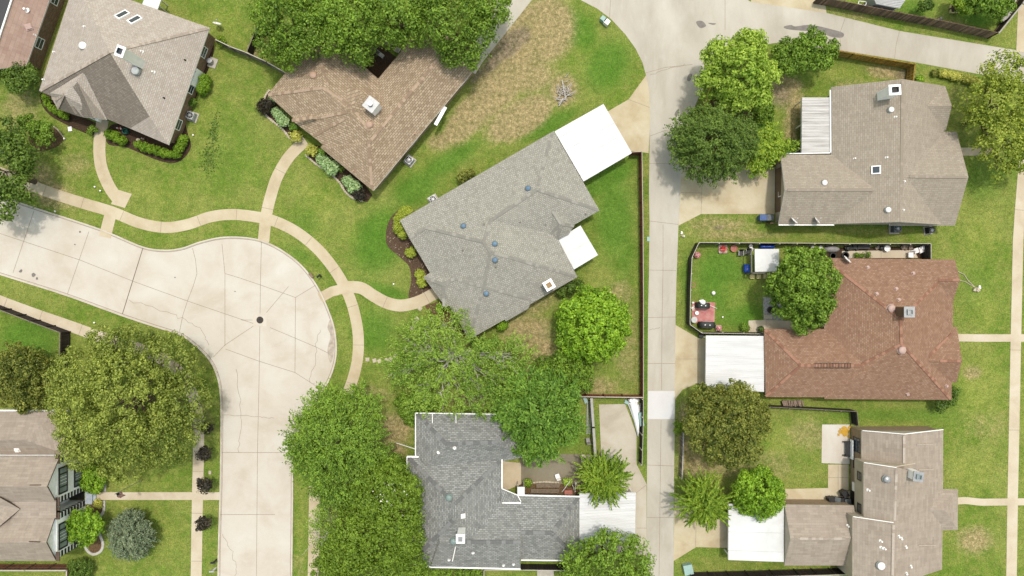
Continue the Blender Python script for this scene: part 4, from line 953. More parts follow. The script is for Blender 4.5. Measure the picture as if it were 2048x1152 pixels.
def crown(root, lobes, mat, style='oak', leaf=(.3, .17), clump=.55, dens=1.0, per=34, name='crown', tspread=.55):
    """lobes: (x, y, z, r, rz) relative to the tree base. Leaves gather in clumps spread through each lobe's volume."""
    if style == 'oak' and dens > .7: dens *= .72
    lob = np.array(lobes, float); P, Nn, T, Tn = [], [], [], []
    for i, (x, y, z, r, rzz) in enumerate(lob):
        area = 2 * math.pi * r * (r + rzz) * .62
        nc = max(5, int(area / (clump * clump * 1.15) * dens))
        d = unit(nc); rad = np.where(rng.random(nc) < .72, rng.uniform(.82, 1.06, nc), rng.uniform(.45, .85, nc))
        c = np.array([x, y, z]) + d * rad[:, None] * np.array([r, r, rzz])
        keep = np.ones(nc, bool)
        for j, (x2, y2, z2, r2, rz2) in enumerate(lob):
            if j != i:
                q = np.sqrt((((c - [x2, y2, z2]) / [r2, r2, rz2]) ** 2).sum(1)); keep &= ~((q < .7) & (rng.random(nc) < .85))
        c, d = c[keep], d[keep]; nc = len(c)
        c = c[c[:, 2] > .15]; d = d[:len(c)]; nc = len(c)
        if nc == 0: continue
        csz = clump * rng.uniform(.6, 1.5, nc); ctint = np.clip(rng.random(nc) * .6 + rng.random() * .55 - .08, -.2, 1.2)
        m = np.repeat(np.arange(nc), per)
        if style == 'star':
            ax = d * np.array([1, 1, .35]) + np.array([0, 0, .12]) + rng.normal(size=(nc, 3)) * .16; ax /= np.linalg.norm(ax, axis=1, keepdims=True)
            t = rng.uniform(-.9, 1.15, len(m)); a = ax[m]
            p = c[m] * np.array([.8, .8, 1]) + a * (t * csz[m] * 1.5)[:, None] + rng.normal(size=(len(m), 3)) * (.11 * csz[m] * (1.2 - np.clip(t, 0, 1)))[:, None]
            p[:, 2] -= .4 * csz[m] * np.clip(t, 0, 2) ** 2
            tn = a + rng.normal(size=(len(m), 3)) * .3; nn = np.array([0, 0, 1.0]) + d[m] * .2 + rng.normal(size=(len(m), 3)) * .45
        elif style == 'spray':
            ax = d * np.array([1, 1, .55]) + rng.normal(size=(nc, 3)) * .28; ax /= np.linalg.norm(ax, axis=1, keepdims=True)
            t = rng.uniform(-1.1, 1.0, len(m)); a = ax[m]
            side = rng.normal(size=(len(m), 3)) * (.16 + .12 * (1 - np.abs(t)))[:, None]
            p = c[m] + a * (t * csz[m] * 1.25)[:, None] + side * csz[m][:, None] * 1.1
            p[:, 2] -= .22 * csz[m] * np.clip(t, 0, 1) ** 2
            tn = a + rng.normal(size=(len(m), 3)) * .45; nn = np.array([0, 0, 1.0]) + d[m] * .35 + rng.normal(size=(len(m), 3)) * .5
        else:
            off = unit(len(m), -.5) * (rng.random(len(m)) ** .4)[:, None]
            p = c[m] + off * csz[m][:, None] * np.array([1, 1, .75])
            nn = off * 1.1 + d[m] * .3 + np.array([0, 0, .3]) + rng.normal(size=(len(m), 3)) * .35
            tn = rng.normal(size=(len(m), 3))
        P.append(p); Nn.append(nn); T.append(tn)
        Tn.append(np.clip(.5 + (ctint[m] - .5) * tspread + (rng.random(len(m)) - .5) * .8, 0, 1))
    P, Nn, T, Tn = (np.concatenate(q) for q in (P, Nn, T, Tn)); n = len(P)
    return leaves_mesh(name, P, Nn, T, leaf[0] * rng.uniform(.7, 1.3, n), leaf[1] * rng.uniform(.7, 1.3, n), Tn, mat, root)

def autolobes(R_, zc, hz, k, jitter=.25, sub=.46, core=.72, ecc=(1, 1), rot=0.0):
    out = [(0, 0, zc, R_ * core, hz)]
    ph = random.random() * 6.28
    for i in range(k):
        a = ph + 2 * math.pi * i / k + random.uniform(-.25, .25); rr = R_ * sub * random.uniform(1 - jitter, 1 + jitter)
        d = R_ * 1.0 - rr * random.uniform(.95, 1.1)
        x, y = d * math.cos(a) * ecc[0], d * math.sin(a) * ecc[1]
        x, y = x * math.cos(rot) - y * math.sin(rot), x * math.sin(rot) + y * math.cos(rot)
        out.append((x, y, zc + hz * random.uniform(-.35, .35), rr, rr * .8 * min(1.2, hz / R_ * 1.25)))
    return out

def branch_path(a, b, n=5, wob=.12):
    a, b = Vector(a), Vector(b); L = (b - a).length
    return [a.lerp(b, i / n) + Vector((random.uniform(-1, 1), random.uniform(-1, 1), random.uniform(-.6, .6))) * L * wob * (0 < i < n) for i in range(n + 1)]
def trunk(root, lobes, r, mat='bark', fork=.4):
    mb = MB(); base = Vector(root.location); zt = lobes[0][2]
    top = base + Vector((0, 0, zt * fork)); mb.tube([base - Vector((0, 0, .1)), base + Vector((0, 0, .15)), top], [r * 1.5, r * 1.05, r * .85], 10)
    for x, y, z, rr, _ in lobes:
        pts = branch_path(top - Vector((0, 0, .1)), base + Vector((x, y, z)), 5, .07)
        mb.tube(pts, [r * .6 * (1 - i / 6) for i in range(6)], 7)
        for k in range(3):
            e = base + Vector((x, y, z)) + Vector((random.uniform(-1, 1), random.uniform(-1, 1), random.uniform(.1, .8))) * rr * .8
            q = branch_path(pts[3], e, 4, .08); mb.tube(q, [r * .28 * (1 - i / 5.5) for i in range(5)], 5)
    return mb.build('trunk', mat, root)
def bare(root, specs, mat='pale_bark', r=.07):
    """bare grey limbs seen among the leaves; specs: start and end survey points"""
    for a, b in specs:
        mb = MB(); pa, pb = W(*a), W(*b)
        pts = branch_path(pa, pb, 6, .09); mb.tube(pts, [r * (1 - i / 7.5) for i in range(7)], 6)
        for k in range(7):
            i = random.randint(1, 5); d = (pb - pa).normalized(); L = (pb - pa).length
            e = pts[i] + d * L * random.uniform(.1, .4) + Vector((random.uniform(-1, 1), random.uniform(-1, 1), random.uniform(-.2, .5))) * L * .33
            q = branch_path(pts[i], e, 4, .12); mb.tube(q, [r * .5 * (1 - j / 5.2) for j in range(5)], 4)
        mb.build('bare_branch', mat, root)

def tree(name, label, cat, x, y, rpx, zc, mat, style='oak', k=8, hz=None, group=None, lobes=None, tr=.2, leaf=(.3, .17), clump=.68, dens=.95, per=44, tmat='bark', ecc=(1, 1), rot=0, core=.72, sub=.46, tspread=.55):
    p = W(x, y, zc); R_ = rpx * S * (H - zc) / H; hz = hz or R_ * .62
    root = thing(name, label, cat, (p.x, p.y, 0), group)
    if lobes: lb = [(W(lx, ly, lz).x - p.x, W(lx, ly, lz).y - p.y, lz, lr * S * (H - lz) / H, (lh or lr * S * .65)) for lx, ly, lz, lr, lh in lobes]
    else: lb = autolobes(R_, zc, hz, k, ecc=ecc, rot=rot, core=core, sub=sub)
    crown(root, lb, mat, style, leaf, clump, dens, per, tspread=tspread)
    trunk(root, lb, tr, tmat)
    return root

# the row of oaks over the brown house
OA = 'row of green oaks over the brown house'
tree('oak_tree', 'leftmost oak of the row, reaching down to the wooden fence', 'tree', 572, 62, 72, 6, 'leaf_oak', group=OA, lobes=[(575, 40, 6.5, 50, 2.6), (545, 85, 5.5, 34, 1.9), (595, 95, 5.6, 36, 2), (530, 30, 5, 28, 1.6), (580, -20, 6, 50, 2.4), (620, 60, 6.2, 34, 2), (575, 118, 4.6, 20, 1.2)], tr=.3)
tree('oak_tree', 'oak of the row whose lobe hangs over the left roof edge', 'tree', 690, 50, 80, 6, 'leaf_oak', group=OA, lobes=[(690, 35, 7, 56, 3), (665, 80, 6, 34, 2), (712, 95, 5.6, 34, 1.8), (722, 112, 5, 24, 1.4), (650, 20, 6, 40, 2.2), (690, -30, 6.5, 56, 2.6), (740, 50, 6.3, 40, 2.2)], tr=.32)
tree('oak_tree', 'oak in the middle of the row above the dark court', 'tree', 795, 25, 70, 6, 'leaf_oak', group=OA, lobes=[(790, 25, 7, 54, 2.8), (775, 60, 6, 28, 1.7), (815, 58, 6, 34, 1.9), (760, -10, 6, 44, 2.3), (830, -10, 6.4, 46, 2.4)], tr=.3)
tree('oak_tree', 'oak of the row spreading over the right arm of the brown roof', 'tree', 900, 55, 88, 6, 'leaf_oak', group=OA, lobes=[(895, 40, 7, 58, 3), (865, 65, 6, 34, 2), (930, 85, 5.8, 38, 2.1), (940, 110, 5, 28, 1.5), (905, 105, 5.2, 24, 1.4), (960, 60, 6, 32, 1.9), (880, -20, 6.6, 54, 2.6)], tr=.32)
tree('oak_tree', 'rightmost oak of the row beside the grey driveway strip', 'tree', 975, 8, 55, 5.5, 'leaf_oak', group=OA, lobes=[(975, 8, 6, 40, 2.3), (1005, 20, 5, 22, 1.3), (960, 40, 5.4, 26, 1.6), (985, -25, 5.6, 36, 2)], tr=.24)
# left edge
tree('shade_tree', 'broad dark green tree cut by the left edge above the street', 'tree', 8, 350, 70, 5, 'leaf_dark', lobes=[(-10, 330, 6, 66, 2.8), (30, 300, 5, 34, 1.8), (35, 375, 5, 34, 1.9), (0, 405, 4.6, 36, 1.8), (20, 265, 4.2, 26, 1.4), (50, 330, 4.6, 24, 1.4)], tr=.26, leaf=(.34, .2))
tree('small_tree', 'small bushy tree below the rose roofed house', 'tree', 36, 152, 34, 2.6, 'leaf_dark', k=7, tr=.1, leaf=(.24, .15), clump=.4)
tree('small_tree', 'small tree standing in the rounded littered bed', 'tree', 84, 266, 26, 2.4, 'leaf_oak', k=7, tr=.09, leaf=(.24, .14), clump=.38, dens=.75)
tree('small_tree', 'little tree between the left edge tree and the rounded bed', 'tree', 52, 246, 17, 2.2, 'leaf_oak', k=5, tr=.07, leaf=(.22, .14), clump=.35)
tree('live_oak', 'huge olive green live oak between the street and the white house', 'tree', 255, 805, 160, 6, 'leaf_olive', lobes=[(250, 800, 8, 92, 4), (165, 760, 6, 60, 3), (180, 860, 6.4, 62, 3), (260, 710, 5.6, 56, 2.6), (340, 720, 5.4, 52, 2.4), (365, 800, 6, 52, 2.6), (330, 870, 6, 60, 2.8), (250, 900, 5.6, 60, 2.6), (140, 810, 5, 42, 2), (215, 690, 4.8, 36, 1.8), (375, 745, 4.6, 34, 1.7), (160, 905, 4.6, 34, 1.8), (385, 850, 4.8, 28, 1.5)], tr=.45, leaf=(.25, .16), clump=.6, dens=.85, per=46)
tree('shade_tree', 'dull green tree at the left edge inside the dark fence', 'tree', 52, 752, 68, 4, 'leaf_autumn', lobes=[(45, 745, 4.6, 50, 2.2), (90, 760, 4, 30, 1.6), (10, 770, 4, 40, 1.8), (60, 795, 3.6, 30, 1.4), (30, 712, 3.8, 26, 1.4), (-10, 735, 4, 36, 1.7), (85, 725, 3.4, 20, 1.1)], tr=.2, leaf=(.26, .15), clump=.45)
CM = 'small dark trees along the kerb strip'
# dark purple crepe myrtles along the sidewalk
proto = tree('crepe_myrtle', 'small dark leaved tree nearest the big live oak, topmost of four', 'tree', 414, 855, 13, 1.9, 'leaf_purple', k=5, group=CM, tr=.05, leaf=(.24, .14), clump=.3, per=26)
for x, y, lb, rz, sc in ((410, 905, 'small dark leaved tree by the street joint, second from the top of four', 1.3, 1.15), (411, 968, 'small dark leaved tree just above the white house path', 2.4, 1.2), (409, 1046, 'small dark leaved tree below the white house path, lowest of four', 4.1, 1.15)):
    p = W(x, y, 1.9); dup(proto, (p.x, p.y, 0), lb, rz, sc)
tree('blue_shrub', 'round blue grey spruce like shrub alone on the white house lawn', 'shrub', 263, 1071, 46, 1.9, 'leaf_blue', k=9, hz=1.9, tr=.1, leaf=(.24, .1), clump=.34, per=40, style='spray', tspread=.3)
tree('small_tree', 'bright bushy tree in front of the lower white gable', 'tree', 168, 1052, 37, 2.8, 'leaf_bright', k=7, tr=.09, leaf=(.3, .17), clump=.42, dens=.8)
tree('round_bush', 'dark bush at the bottom left corner beside the railed fence', 'shrub', 160, 1140, 24, 1.2, 'leaf_dark', k=6, tr=.06, leaf=(.22, .13), clump=.36)
tree('low_hedge', 'bright green hedge mass beside the white house front window', 'hedge', 188, 956, 28, .9, 'leaf_bright', lobes=[(186, 945, .9, 18, .8), (192, 968, .9, 18, .8), (180, 965, .9, 16, .8), (196, 952, .8, 15, .7)], tr=.05, leaf=(.22, .14), clump=.36)
# middle
tree('elm_tree', 'mid green feathery tree beside the lower end of the street', 'tree', 680, 878, 106, 6, 'leaf_oak', style='spray', lobes=[(680, 880, 7, 66, 3.4), (625, 880, 5.4, 50, 2.4), (655, 820, 5.4, 44, 2.3), (715, 830, 5.2, 46, 2.3), (735, 890, 5.4, 44, 2.2), (690, 950, 5.4, 52, 2.4), (640, 940, 5, 40, 2), (660, 985, 4.6, 30, 1.6), (720, 800, 4.4, 26, 1.4), (612, 850, 4.4, 26, 1.4), (610, 905, 4.2, 30, 1.4)], tr=.3, leaf=(.3, .13), clump=.62, per=40)
rt = tree('sparse_tree', 'thin tree with bare grey twigs over the lower sidewalk', 'tree', 655, 1050, 48, 3.4, 'leaf_sage', style='spray', lobes=[(655, 1015, 3.6, 26, 1.3), (640, 1050, 3.4, 22, 1.1), (672, 1072, 3.4, 26, 1.2), (645, 1085, 3, 22, 1), (690, 1020, 3.2, 20, 1)], tr=.12, leaf=(.24, .1), clump=.5, per=22, dens=.6, tmat='pale_bark')
bare(rt, [((665, 1060, 3), (640, 1092, 4)), ((665, 1060, 3), (690, 1075, 4.4)), ((660, 1040, 3), (645, 1012, 4.2)), ((675, 1040, 3), (704, 1022, 4.4)), ((660, 1060, 3), (618, 1092, 3.6)), ((680, 1050, 3.5), (668, 1056, 4.6))], r=.06)
tree('magnolia_tree', 'broad dense yellow green tree hugging the left side of the dark grey house', 'tree', 755, 1040, 118, 5, 'leaf_magnolia', lobes=[(770, 960, 5.6, 46, 2.2), (815, 980, 5.2, 26, 1.3), (735, 1000, 5.4, 46, 2.1), (790, 1030, 6, 52, 2.4), (715, 1070, 5.6, 54, 2.4), (770, 1090, 6, 54, 2.4), (690, 1115, 5.2, 44, 2), (740, 1150, 5.6, 60, 2.4), (812, 1080, 5.4, 34, 1.8), (815, 1135, 5, 38, 1.8), (660, 1150, 4.6, 40, 1.7), (780, 930, 4.8, 24, 1.2), (820, 1010, 5, 22, 1.2)], tr=.35, leaf=(.26, .18), clump=.5, per=40, dens=1.15, tspread=.35)
root = bpy.data.objects['magnolia_tree']; mb = MB()
for k in range(70):
    a = rng.normal(size=2); x, y = 775 + a[0] * 20, 992 + a[1] * 13; p = W(x, y, 7.1 - abs(a[0]) * .5)
    mb.lathe(p, [(.0, 0), (.11, .04), (.09, .09), (0, .1)], 6)
mb.build('blossom', 'petal_white', root)
rt = tree('mesquite_tree', 'large sparse tree with pale bare limbs below the middle grey house', 'tree', 905, 715, 140, 5, 'leaf_sage', style='spray', lobes=[(840, 680, 4.6, 46, 1.8), (880, 660, 4.6, 38, 1.6), (830, 730, 4.6, 50, 1.9), (890, 720, 5.6, 52, 2), (940, 700, 5, 40, 1.7), (960, 750, 5.4, 52, 2), (900, 780, 5, 48, 1.8), (1010, 720, 4.8, 46, 1.8), (1040, 700, 4, 28, 1.3), (850, 790, 4.4, 38, 1.6), (950, 800, 4.6, 34, 1.5), (1020, 770, 4.8, 40, 1.6), (800, 740, 3.8, 34, 1.4), (815, 690, 3.8, 30, 1.3), (910, 640, 3.6, 22, 1), (965, 800, 4, 26, 1.2)], tr=.24, leaf=(.27, .11), clump=.58, per=24, dens=.62, tmat='pale_bark')
bare(rt, [((960, 712, 4), (915, 735, 6.6)), ((958, 710, 4), (1000, 722, 6)), ((850, 660, 3), (862, 700, 5.8)), ((885, 745, 4.5), (884, 792, 6)), ((900, 655, 3), (880, 640, 4.4))], r=.08)
tree('maple_tree', 'round dense bright green tree near the back corner of the middle yard', 'tree', 1186, 650, 77, 5, 'leaf_bright', k=11, hz=3.2, tr=.2, leaf=(.34, .2), clump=.5, per=36, core=.75, sub=.4)
tree('pecan_tree', 'rich green tree with pointed leafy sprays by the dark grey house', 'tree', 1080, 838, 80, 5, 'leaf_deep', style='spray', lobes=[(1075, 830, 6.4, 56, 2.8), (1030, 820, 5, 34, 1.8), (1055, 780, 5, 36, 1.8), (1110, 790, 5, 40, 2), (1125, 840, 5, 36, 1.8), (1095, 880, 4.8, 36, 1.8), (1060, 900, 3.8, 24, 1.2), (1080, 905, 3.8, 22, 1.2), (1035, 855, 4.4, 24, 1.3), (1015, 795, 4.2, 22, 1.1)], tr=.24, leaf=(.42, .16), clump=.62, per=40)
tree('loquat_tree', 'mid green bushy tree between the bright round tree and the red fence', 'tree', 1128, 742, 52, 3, 'leaf_oak', lobes=[(1125, 740, 3.4, 34, 1.6), (1095, 755, 3, 26, 1.3), (1155, 745, 3, 28, 1.3), (1120, 770, 2.8, 26, 1.2), (1165, 765, 2.6, 18, .9), (1085, 730, 2.8, 18, .9)], tr=.12, leaf=(.26, .14), clump=.42)
tree('fan_tree', 'feathery yellow green tree beside the carport at the end of the grey patio', 'tree', 1206, 957, 52, 3.4, 'leaf_feather', style='star', k=5, hz=1.9, tr=.14, leaf=(.42, .1), clump=.72, per=56, sub=.38, core=.78, dens=1.7)
tree('shade_tree', 'spreading tree at the bottom edge covering the ribbed white carport corner', 'tree', 1215, 1120, 90, 5, 'leaf_oak', lobes=[(1215, 1120, 6, 54, 2.6), (1160, 1120, 5, 36, 1.9), (1265, 1110, 5, 38, 1.9), (1200, 1090, 4.8, 26, 1.4), (1240, 1085, 4.6, 24, 1.3), (1145, 1150, 4.6, 34, 1.8), (1280, 1140, 4.6, 30, 1.6), (1210, 1170, 5.6, 60, 2.4)], tr=.26, dens=.85)
tree('round_bush', 'green bushes behind the dark grey house front beside the sparse tree', 'shrub', 830, 815, 30, 1.4, 'leaf_oak', lobes=[(815, 815, 1.5, 18, 1), (835, 800, 1.5, 18, 1), (855, 805, 1.4, 18, .9), (822, 835, 1.3, 14, .8), (805, 800, 1.2, 14, .8)], tr=.05, leaf=(.24, .14), clump=.38)
tree('round_bush', 'small dark bush against the chimney side of the middle grey house', 'shrub', 1142, 575, 14, 1.3, 'leaf_dark', lobes=[(1140, 575, 1.4, 10, .8), (1125, 583, 1.2, 9, .7), (1155, 568, 1.2, 9, .7)], tr=.04, leaf=(.22, .13), clump=.32)
tree('round_bush', 'bright small bush under the lower eave of the middle grey house', 'shrub', 1004, 650, 12, 1.0, 'leaf_bright', k=4, tr=.04, leaf=(.22, .13), clump=.3)
tree('round_bush', 'deep green bush just below the lowest corner of the grey roof', 'shrub', 962, 692, 16, 1.2, 'leaf_deep', lobes=[(955, 690, 1.2, 11, .8), (972, 692, 1.2, 11, .8), (985, 686, 1, 9, .7)], tr=.04, leaf=(.22, .13), clump=.32)
tree('round_bush', 'rusty green bush at the upper eave of the middle grey house', 'shrub', 930, 353, 14, 1.0, 'leaf_autumn', lobes=[(925, 355, 1, 9, .7), (940, 346, 1, 9, .7)], tr=.04, leaf=(.2, .12), clump=.3)
# right of the alley
tree('ash_tree', 'lime green tree at the alley corner, tallest of the corner group', 'tree', 1478, 145, 82, 5.4, 'leaf_lime', lobes=[(1480, 145, 6.8, 54, 2.8), (1440, 115, 5.4, 34, 1.9), (1500, 95, 5.4, 32, 1.8), (1425, 165, 5.2, 30, 1.7), (1470, 195, 5.2, 32, 1.8), (1525, 150, 5.4, 32, 1.8), (1515, 195, 4.6, 24, 1.4), (1440, 195, 4.6, 22, 1.3), (1490, 80, 4.6, 18, 1.1)], tr=.22, leaf=(.34, .2), clump=.52)
tree('fruit_tree', 'left of two rounded trees at the yellow fence end', 'tree', 1580, 112, 36, 3.4, 'leaf_oak', group='pair of rounded trees by the yellow fence', k=7, tr=.12, leaf=(.3, .18), clump=.45)
tree('fruit_tree', 'right of two rounded trees, bigger, touching the yellow fence', 'tree', 1628, 102, 44, 3.6, 'leaf_oak', group='pair of rounded trees by the yellow fence', k=8, tr=.13, leaf=(.3, .18), clump=.45)
tree('elm_tree', 'dark spreading tree over the alley edge above the stained driveway', 'tree', 1428, 282, 84, 5, 'leaf_dark', style='spray', lobes=[(1425, 285, 6, 54, 2.6), (1375, 270, 4.8, 34, 1.7), (1395, 320, 4.6, 36, 1.7), (1445, 325, 4.6, 34, 1.7), (1475, 290, 4.8, 34, 1.8), (1430, 240, 4.8, 34, 1.8), (1480, 250, 4.2, 26, 1.4), (1365, 300, 4.2, 24, 1.2), (1390, 250, 4.4, 26, 1.3)], tr=.24, leaf=(.3, .12), clump=.56, per=42)
tree('small_tree', 'small bright green tree by the garage corner of the taupe house', 'tree', 1532, 298, 44, 3, 'leaf_feather', style='spray', lobes=[(1530, 295, 3.4, 26, 1.5), (1510, 315, 3, 20, 1.1), (1555, 290, 3, 20, 1.1), (1520, 335, 2.4, 14, .8), (1535, 270, 3, 18, 1), (1575, 298, 2.6, 12, .7)], tr=.1, leaf=(.34, .13), clump=.5, per=40)
tree('round_bush', 'soft green bush in the shade beside the ridged patio cover lawn', 'shrub', 1528, 225, 22, 1, 'leaf_oak', k=6, tr=.05, leaf=(.22, .13), clump=.38)
tree('mulberry_tree', 'full green tree in the dark fenced yard touching the red roof', 'tree', 1605, 580, 70, 5, 'leaf_oak', lobes=[(1605, 575, 6.6, 48, 2.6), (1590, 530, 5, 32, 1.8), (1630, 525, 5, 28, 1.6), (1650, 560, 5, 26, 1.5), (1565, 570, 4.6, 30, 1.6), (1575, 610, 4.6, 28, 1.5), (1620, 620, 5, 34, 1.8), (1605, 645, 4.2, 22, 1.2), (1640, 600, 5, 26, 1.5), (1645, 535, 4.6, 20, 1.2)], tr=.22, leaf=(.32, .19), clump=.48)
tree('shade_tree', 'dark olive tree below the ribbed white carport', 'tree', 1452, 845, 86, 5, 'leaf_autumn', k=11, hz=3.2, tr=.24, leaf=(.26, .15), clump=.48, per=40, core=.76, sub=.4)
tree('fan_tree', 'narrow feathery tree hanging over the alley at the lower right', 'tree', 1406, 1003, 54, 3.6, 'leaf_feather', style='star', ecc=(.95, 1.15), k=6, hz=2.0, tr=.13, leaf=(.42, .1), clump=.72, per=56, sub=.38, core=.78, dens=1.7)
tree('round_tree', 'clipped looking round bright green tree beside the white carport', 'tree', 1516, 985, 53, 3.4, 'leaf_bright', k=10, hz=2.6, tr=.14, leaf=(.26, .15), clump=.42, core=.82, sub=.34)
rt = tree('ash_tree', 'open yellow green tree at the right edge in front of the taupe house', 'tree', 1992, 225, 84, 5.4, 'leaf_yellowolive', lobes=[(1995, 200, 6.6, 50, 2.4), (1965, 240, 5.4, 36, 1.8), (2010, 140, 5.2, 34, 1.7), (2030, 190, 5.6, 40, 2), (1950, 205, 4.8, 28, 1.4), (2000, 270, 5.2, 40, 1.9), (2035, 260, 5, 36, 1.8), (1970, 290, 4.4, 24, 1.2), (2020, 310, 4.4, 30, 1.4), (2000, 340, 3.8, 20, 1), (2050, 320, 4, 26, 1.3), (1985, 150, 4.8, 24, 1.2)], tr=.24, leaf=(.3, .17), clump=.6, dens=.62, per=30)
bare(rt, [((1990, 230, 3), (1960, 285, 5)), ((1995, 235, 3), (2005, 330, 4.6)), ((1995, 220, 3.5), (2020, 170, 6))], r=.07)
tree('round_bush', 'dark bushy shrub at the lower right corner of the red roof', 'shrub', 1884, 806, 18, 1.2, 'leaf_dark', lobes=[(1880, 808, 1.2, 12, .8), (1896, 798, 1.2, 12, .8), (1906, 785, 1.1, 10, .7)], tr=.04, leaf=(.22, .13), clump=.34)
tree('yard_tree', 'leafy tree in the top right yard next to the leaning fence', 'tree', 1985, 5, 44, 3, 'leaf_oak', lobes=[(1980, -5, 3.6, 30, 1.6), (2005, 12, 3, 20, 1.1), (1950, 2, 3, 24, 1.3), (1990, 20, 2.6, 16, .9)], tr=.14, leaf=(.3, .18), clump=.48)
tree('yard_tree', 'thin young tree in the top right yard', 'tree', 1852, 10, 12, 1.8, 'leaf_dark', k=4, tr=.05, leaf=(.26, .15), clump=.32)
tree('yard_tree', 'light green tree at the top edge beside the wooden square', 'tree', 1925, 2, 24, 2.4, 'leaf_feather', k=5, tr=.08, leaf=(.26, .15), clump=.38, dens=.8)

# shrubs and hedges
def shrub(label, x, y, r, z, mat, name='shrub', cat='shrub', group=None, lobes=None, leaf=(.18, .11), clump=.26, k=5, per=26, dens=1.0):
    if name == 'hedge' or mat in ('leaf_hedge', 'leaf_chartreuse'): leaf, clump, per, dens = (.13, .09), .17, 34, 1.5
    return tree(name, label, cat, x, y, r, z, mat, k=k, tr=.03, leaf=leaf, clump=clump, group=group, lobes=lobes, per=per, dens=dens)
shrub('spiky dark purple shrub at the left corner of the brown house bed', 531, 211, 16, .9, 'leaf_purple', leaf=(.4, .1), clump=.36)
shrub('rounded dark purple shrub at the lower right end of the brown house bed', 718, 389, 13, .9, 'leaf_purple')
GB = 'small pale shrubs in the brown house bed'
pr = shrub('pale green tuft nearest the left purple shrub', 542, 203, 6, .5, 'leaf_palegreen', group=GB)
for x, y, sc, lb in ((552, 224, 1.1, 'pale green tuft second from the left purple shrub'), (561, 233, 1.35, 'pale green tuft in the middle of the left bed half'), (569, 243, 1.5, 'larger pale green tuft before the dark clump left of the door path'), (642, 318, 1.2, 'small pale tuft right of the door path beyond the yellow shrub'), (655, 328, 1.6, 'upper of two joined pale tufts right of the door path'),
                      (666, 337, 1.8, 'lower of two joined pale tufts right of the door path'), (697, 363, 1.4, 'pale tuft third from the right end of the bed'), (709, 374, 1.7, 'pale tuft beside the right purple shrub')):
    p = W(x, y, .5); dup(pr, (p.x, p.y, 0), lb, random.random() * 6, sc)
shrub('yellow variegated shrub left of the brown house door path', 593, 273, 12, .8, 'leaf_gold'); shrub('yellow variegated shrub right of the brown house door path', 623, 301, 12, .8, 'leaf_gold')
shrub('dark green clump under the eave left of the door path', 588, 254, 7, .6, 'leaf_deep'); shrub('dark green clump under the eave right of the door path', 643, 304, 8, .6, 'leaf_deep'); shrub('green clump under the eave above the paired pale tufts', 680, 336, 6, .5, 'leaf_oak')
shrub('long yellow green hedge at the left corner of the middle grey house', 809, 444, 20, .9, 'leaf_chartreuse', 'hedge', 'hedge', lobes=[(812, 427, 1.0, 14, .9), (802, 440, 1.0, 14, .95), (800, 456, 1.0, 12, .9), (806, 468, .9, 9, .8)])
shrub('round yellow green shrub in the middle of the stony bed', 822, 505, 11, .8, 'leaf_chartreuse'); shrub('yellow green shrub at the lower end of the stony bed, upper of two', 840, 549, 10, .7, 'leaf_chartreuse', group='two low shrubs in the stony bed'); shrub('yellow green shrub at the lower end of the stony bed, lower of two', 843, 565, 10, .7, 'leaf_chartreuse', group='two low shrubs in the stony bed')
shrub('small lime shrub right of the grey house path under the twigs', 880, 616, 8, .7, 'leaf_hedge')
shrub('low clipped hedge curving round the left corner of the tan house', 110, 218, 12, .6, 'leaf_hedge', 'hedge', 'hedge', lobes=[(93, 196, .6, 6, .6), (97, 208, .6, 6, .6), (105, 217, .6, 6, .6), (115, 224, .6, 6, .6), (126, 230, .6, 6, .6), (134, 234, .5, 5, .5)])
shrub('clipped oblong hedge right of the tan house path', 233, 275, 14, .7, 'leaf_hedge', 'hedge', 'hedge', lobes=[(220, 269, .7, 9, .7), (232, 274, .7, 9, .7), (245, 281, .7, 8, .7)])
shrub('long clipped hedge along the lower wall of the tan house', 308, 299, 30, .7, 'leaf_hedge', 'hedge', 'hedge', lobes=[(278, 290, .7, 7, .7), (290, 294, .7, 8, .7), (303, 298, .7, 8, .7), (316, 302, .7, 8, .7), (329, 306, .7, 8, .7), (340, 308, .7, 7, .7)])
shrub('oblong hedge standing upright at the right corner of the tan house', 361, 294, 18, .7, 'leaf_hedge', 'hedge', 'hedge', lobes=[(352, 308, .7, 8, .7), (358, 297, .7, 8, .7), (364, 286, .7, 8, .7), (368, 278, .7, 7, .7)])
shrub('tall rounded hedge below the white bay window of the tan house', 408, 170, 14, .9, 'leaf_hedge', lobes=[(411, 160, .9, 10, .8), (408, 171, .9, 11, .8), (405, 180, .8, 9, .7)])
shrub('loose green shrub between bay window and cooling unit of the tan house', 381, 203, 9, .7, 'leaf_oak'); shrub('small shrub left of the tan house path', 184, 259, 9, .6, 'leaf_oak'); shrub('weedy shrub at the fence corner by the tan house', 442, 82, 9, .6, 'leaf_feather')
YG = 'row of yellow shrubs along the upper alley'
pr = shrub('small reddish green shrub alone at the left of the yellow row', 1870, 145, 5, .4, 'leaf_autumn', group=YG)
pr = shrub('leftmost yellow shrub of the row along the upper alley', 1887, 147, 7, .5, 'leaf_gold', group=YG)
for x, y, sc, lb in ((1899, 149, .9, 'second yellow shrub of the alley row'), (1908, 152, 1.0, 'third yellow shrub of the alley row'), (1917, 153, 1.0, 'fourth yellow shrub of the alley row, before the gap'), (1934, 159, 1.0, 'yellow shrub just after the gap in the alley row'), (1945, 161, 1.1, 'last yellow shrub of the alley row, touching the open tree'), (1955, 164, .9, 'yellow shrub half hidden under the open tree')):
    p = W(x, y, .5); dup(pr, (p.x, p.y, 0), lb, random.random() * 6, sc)
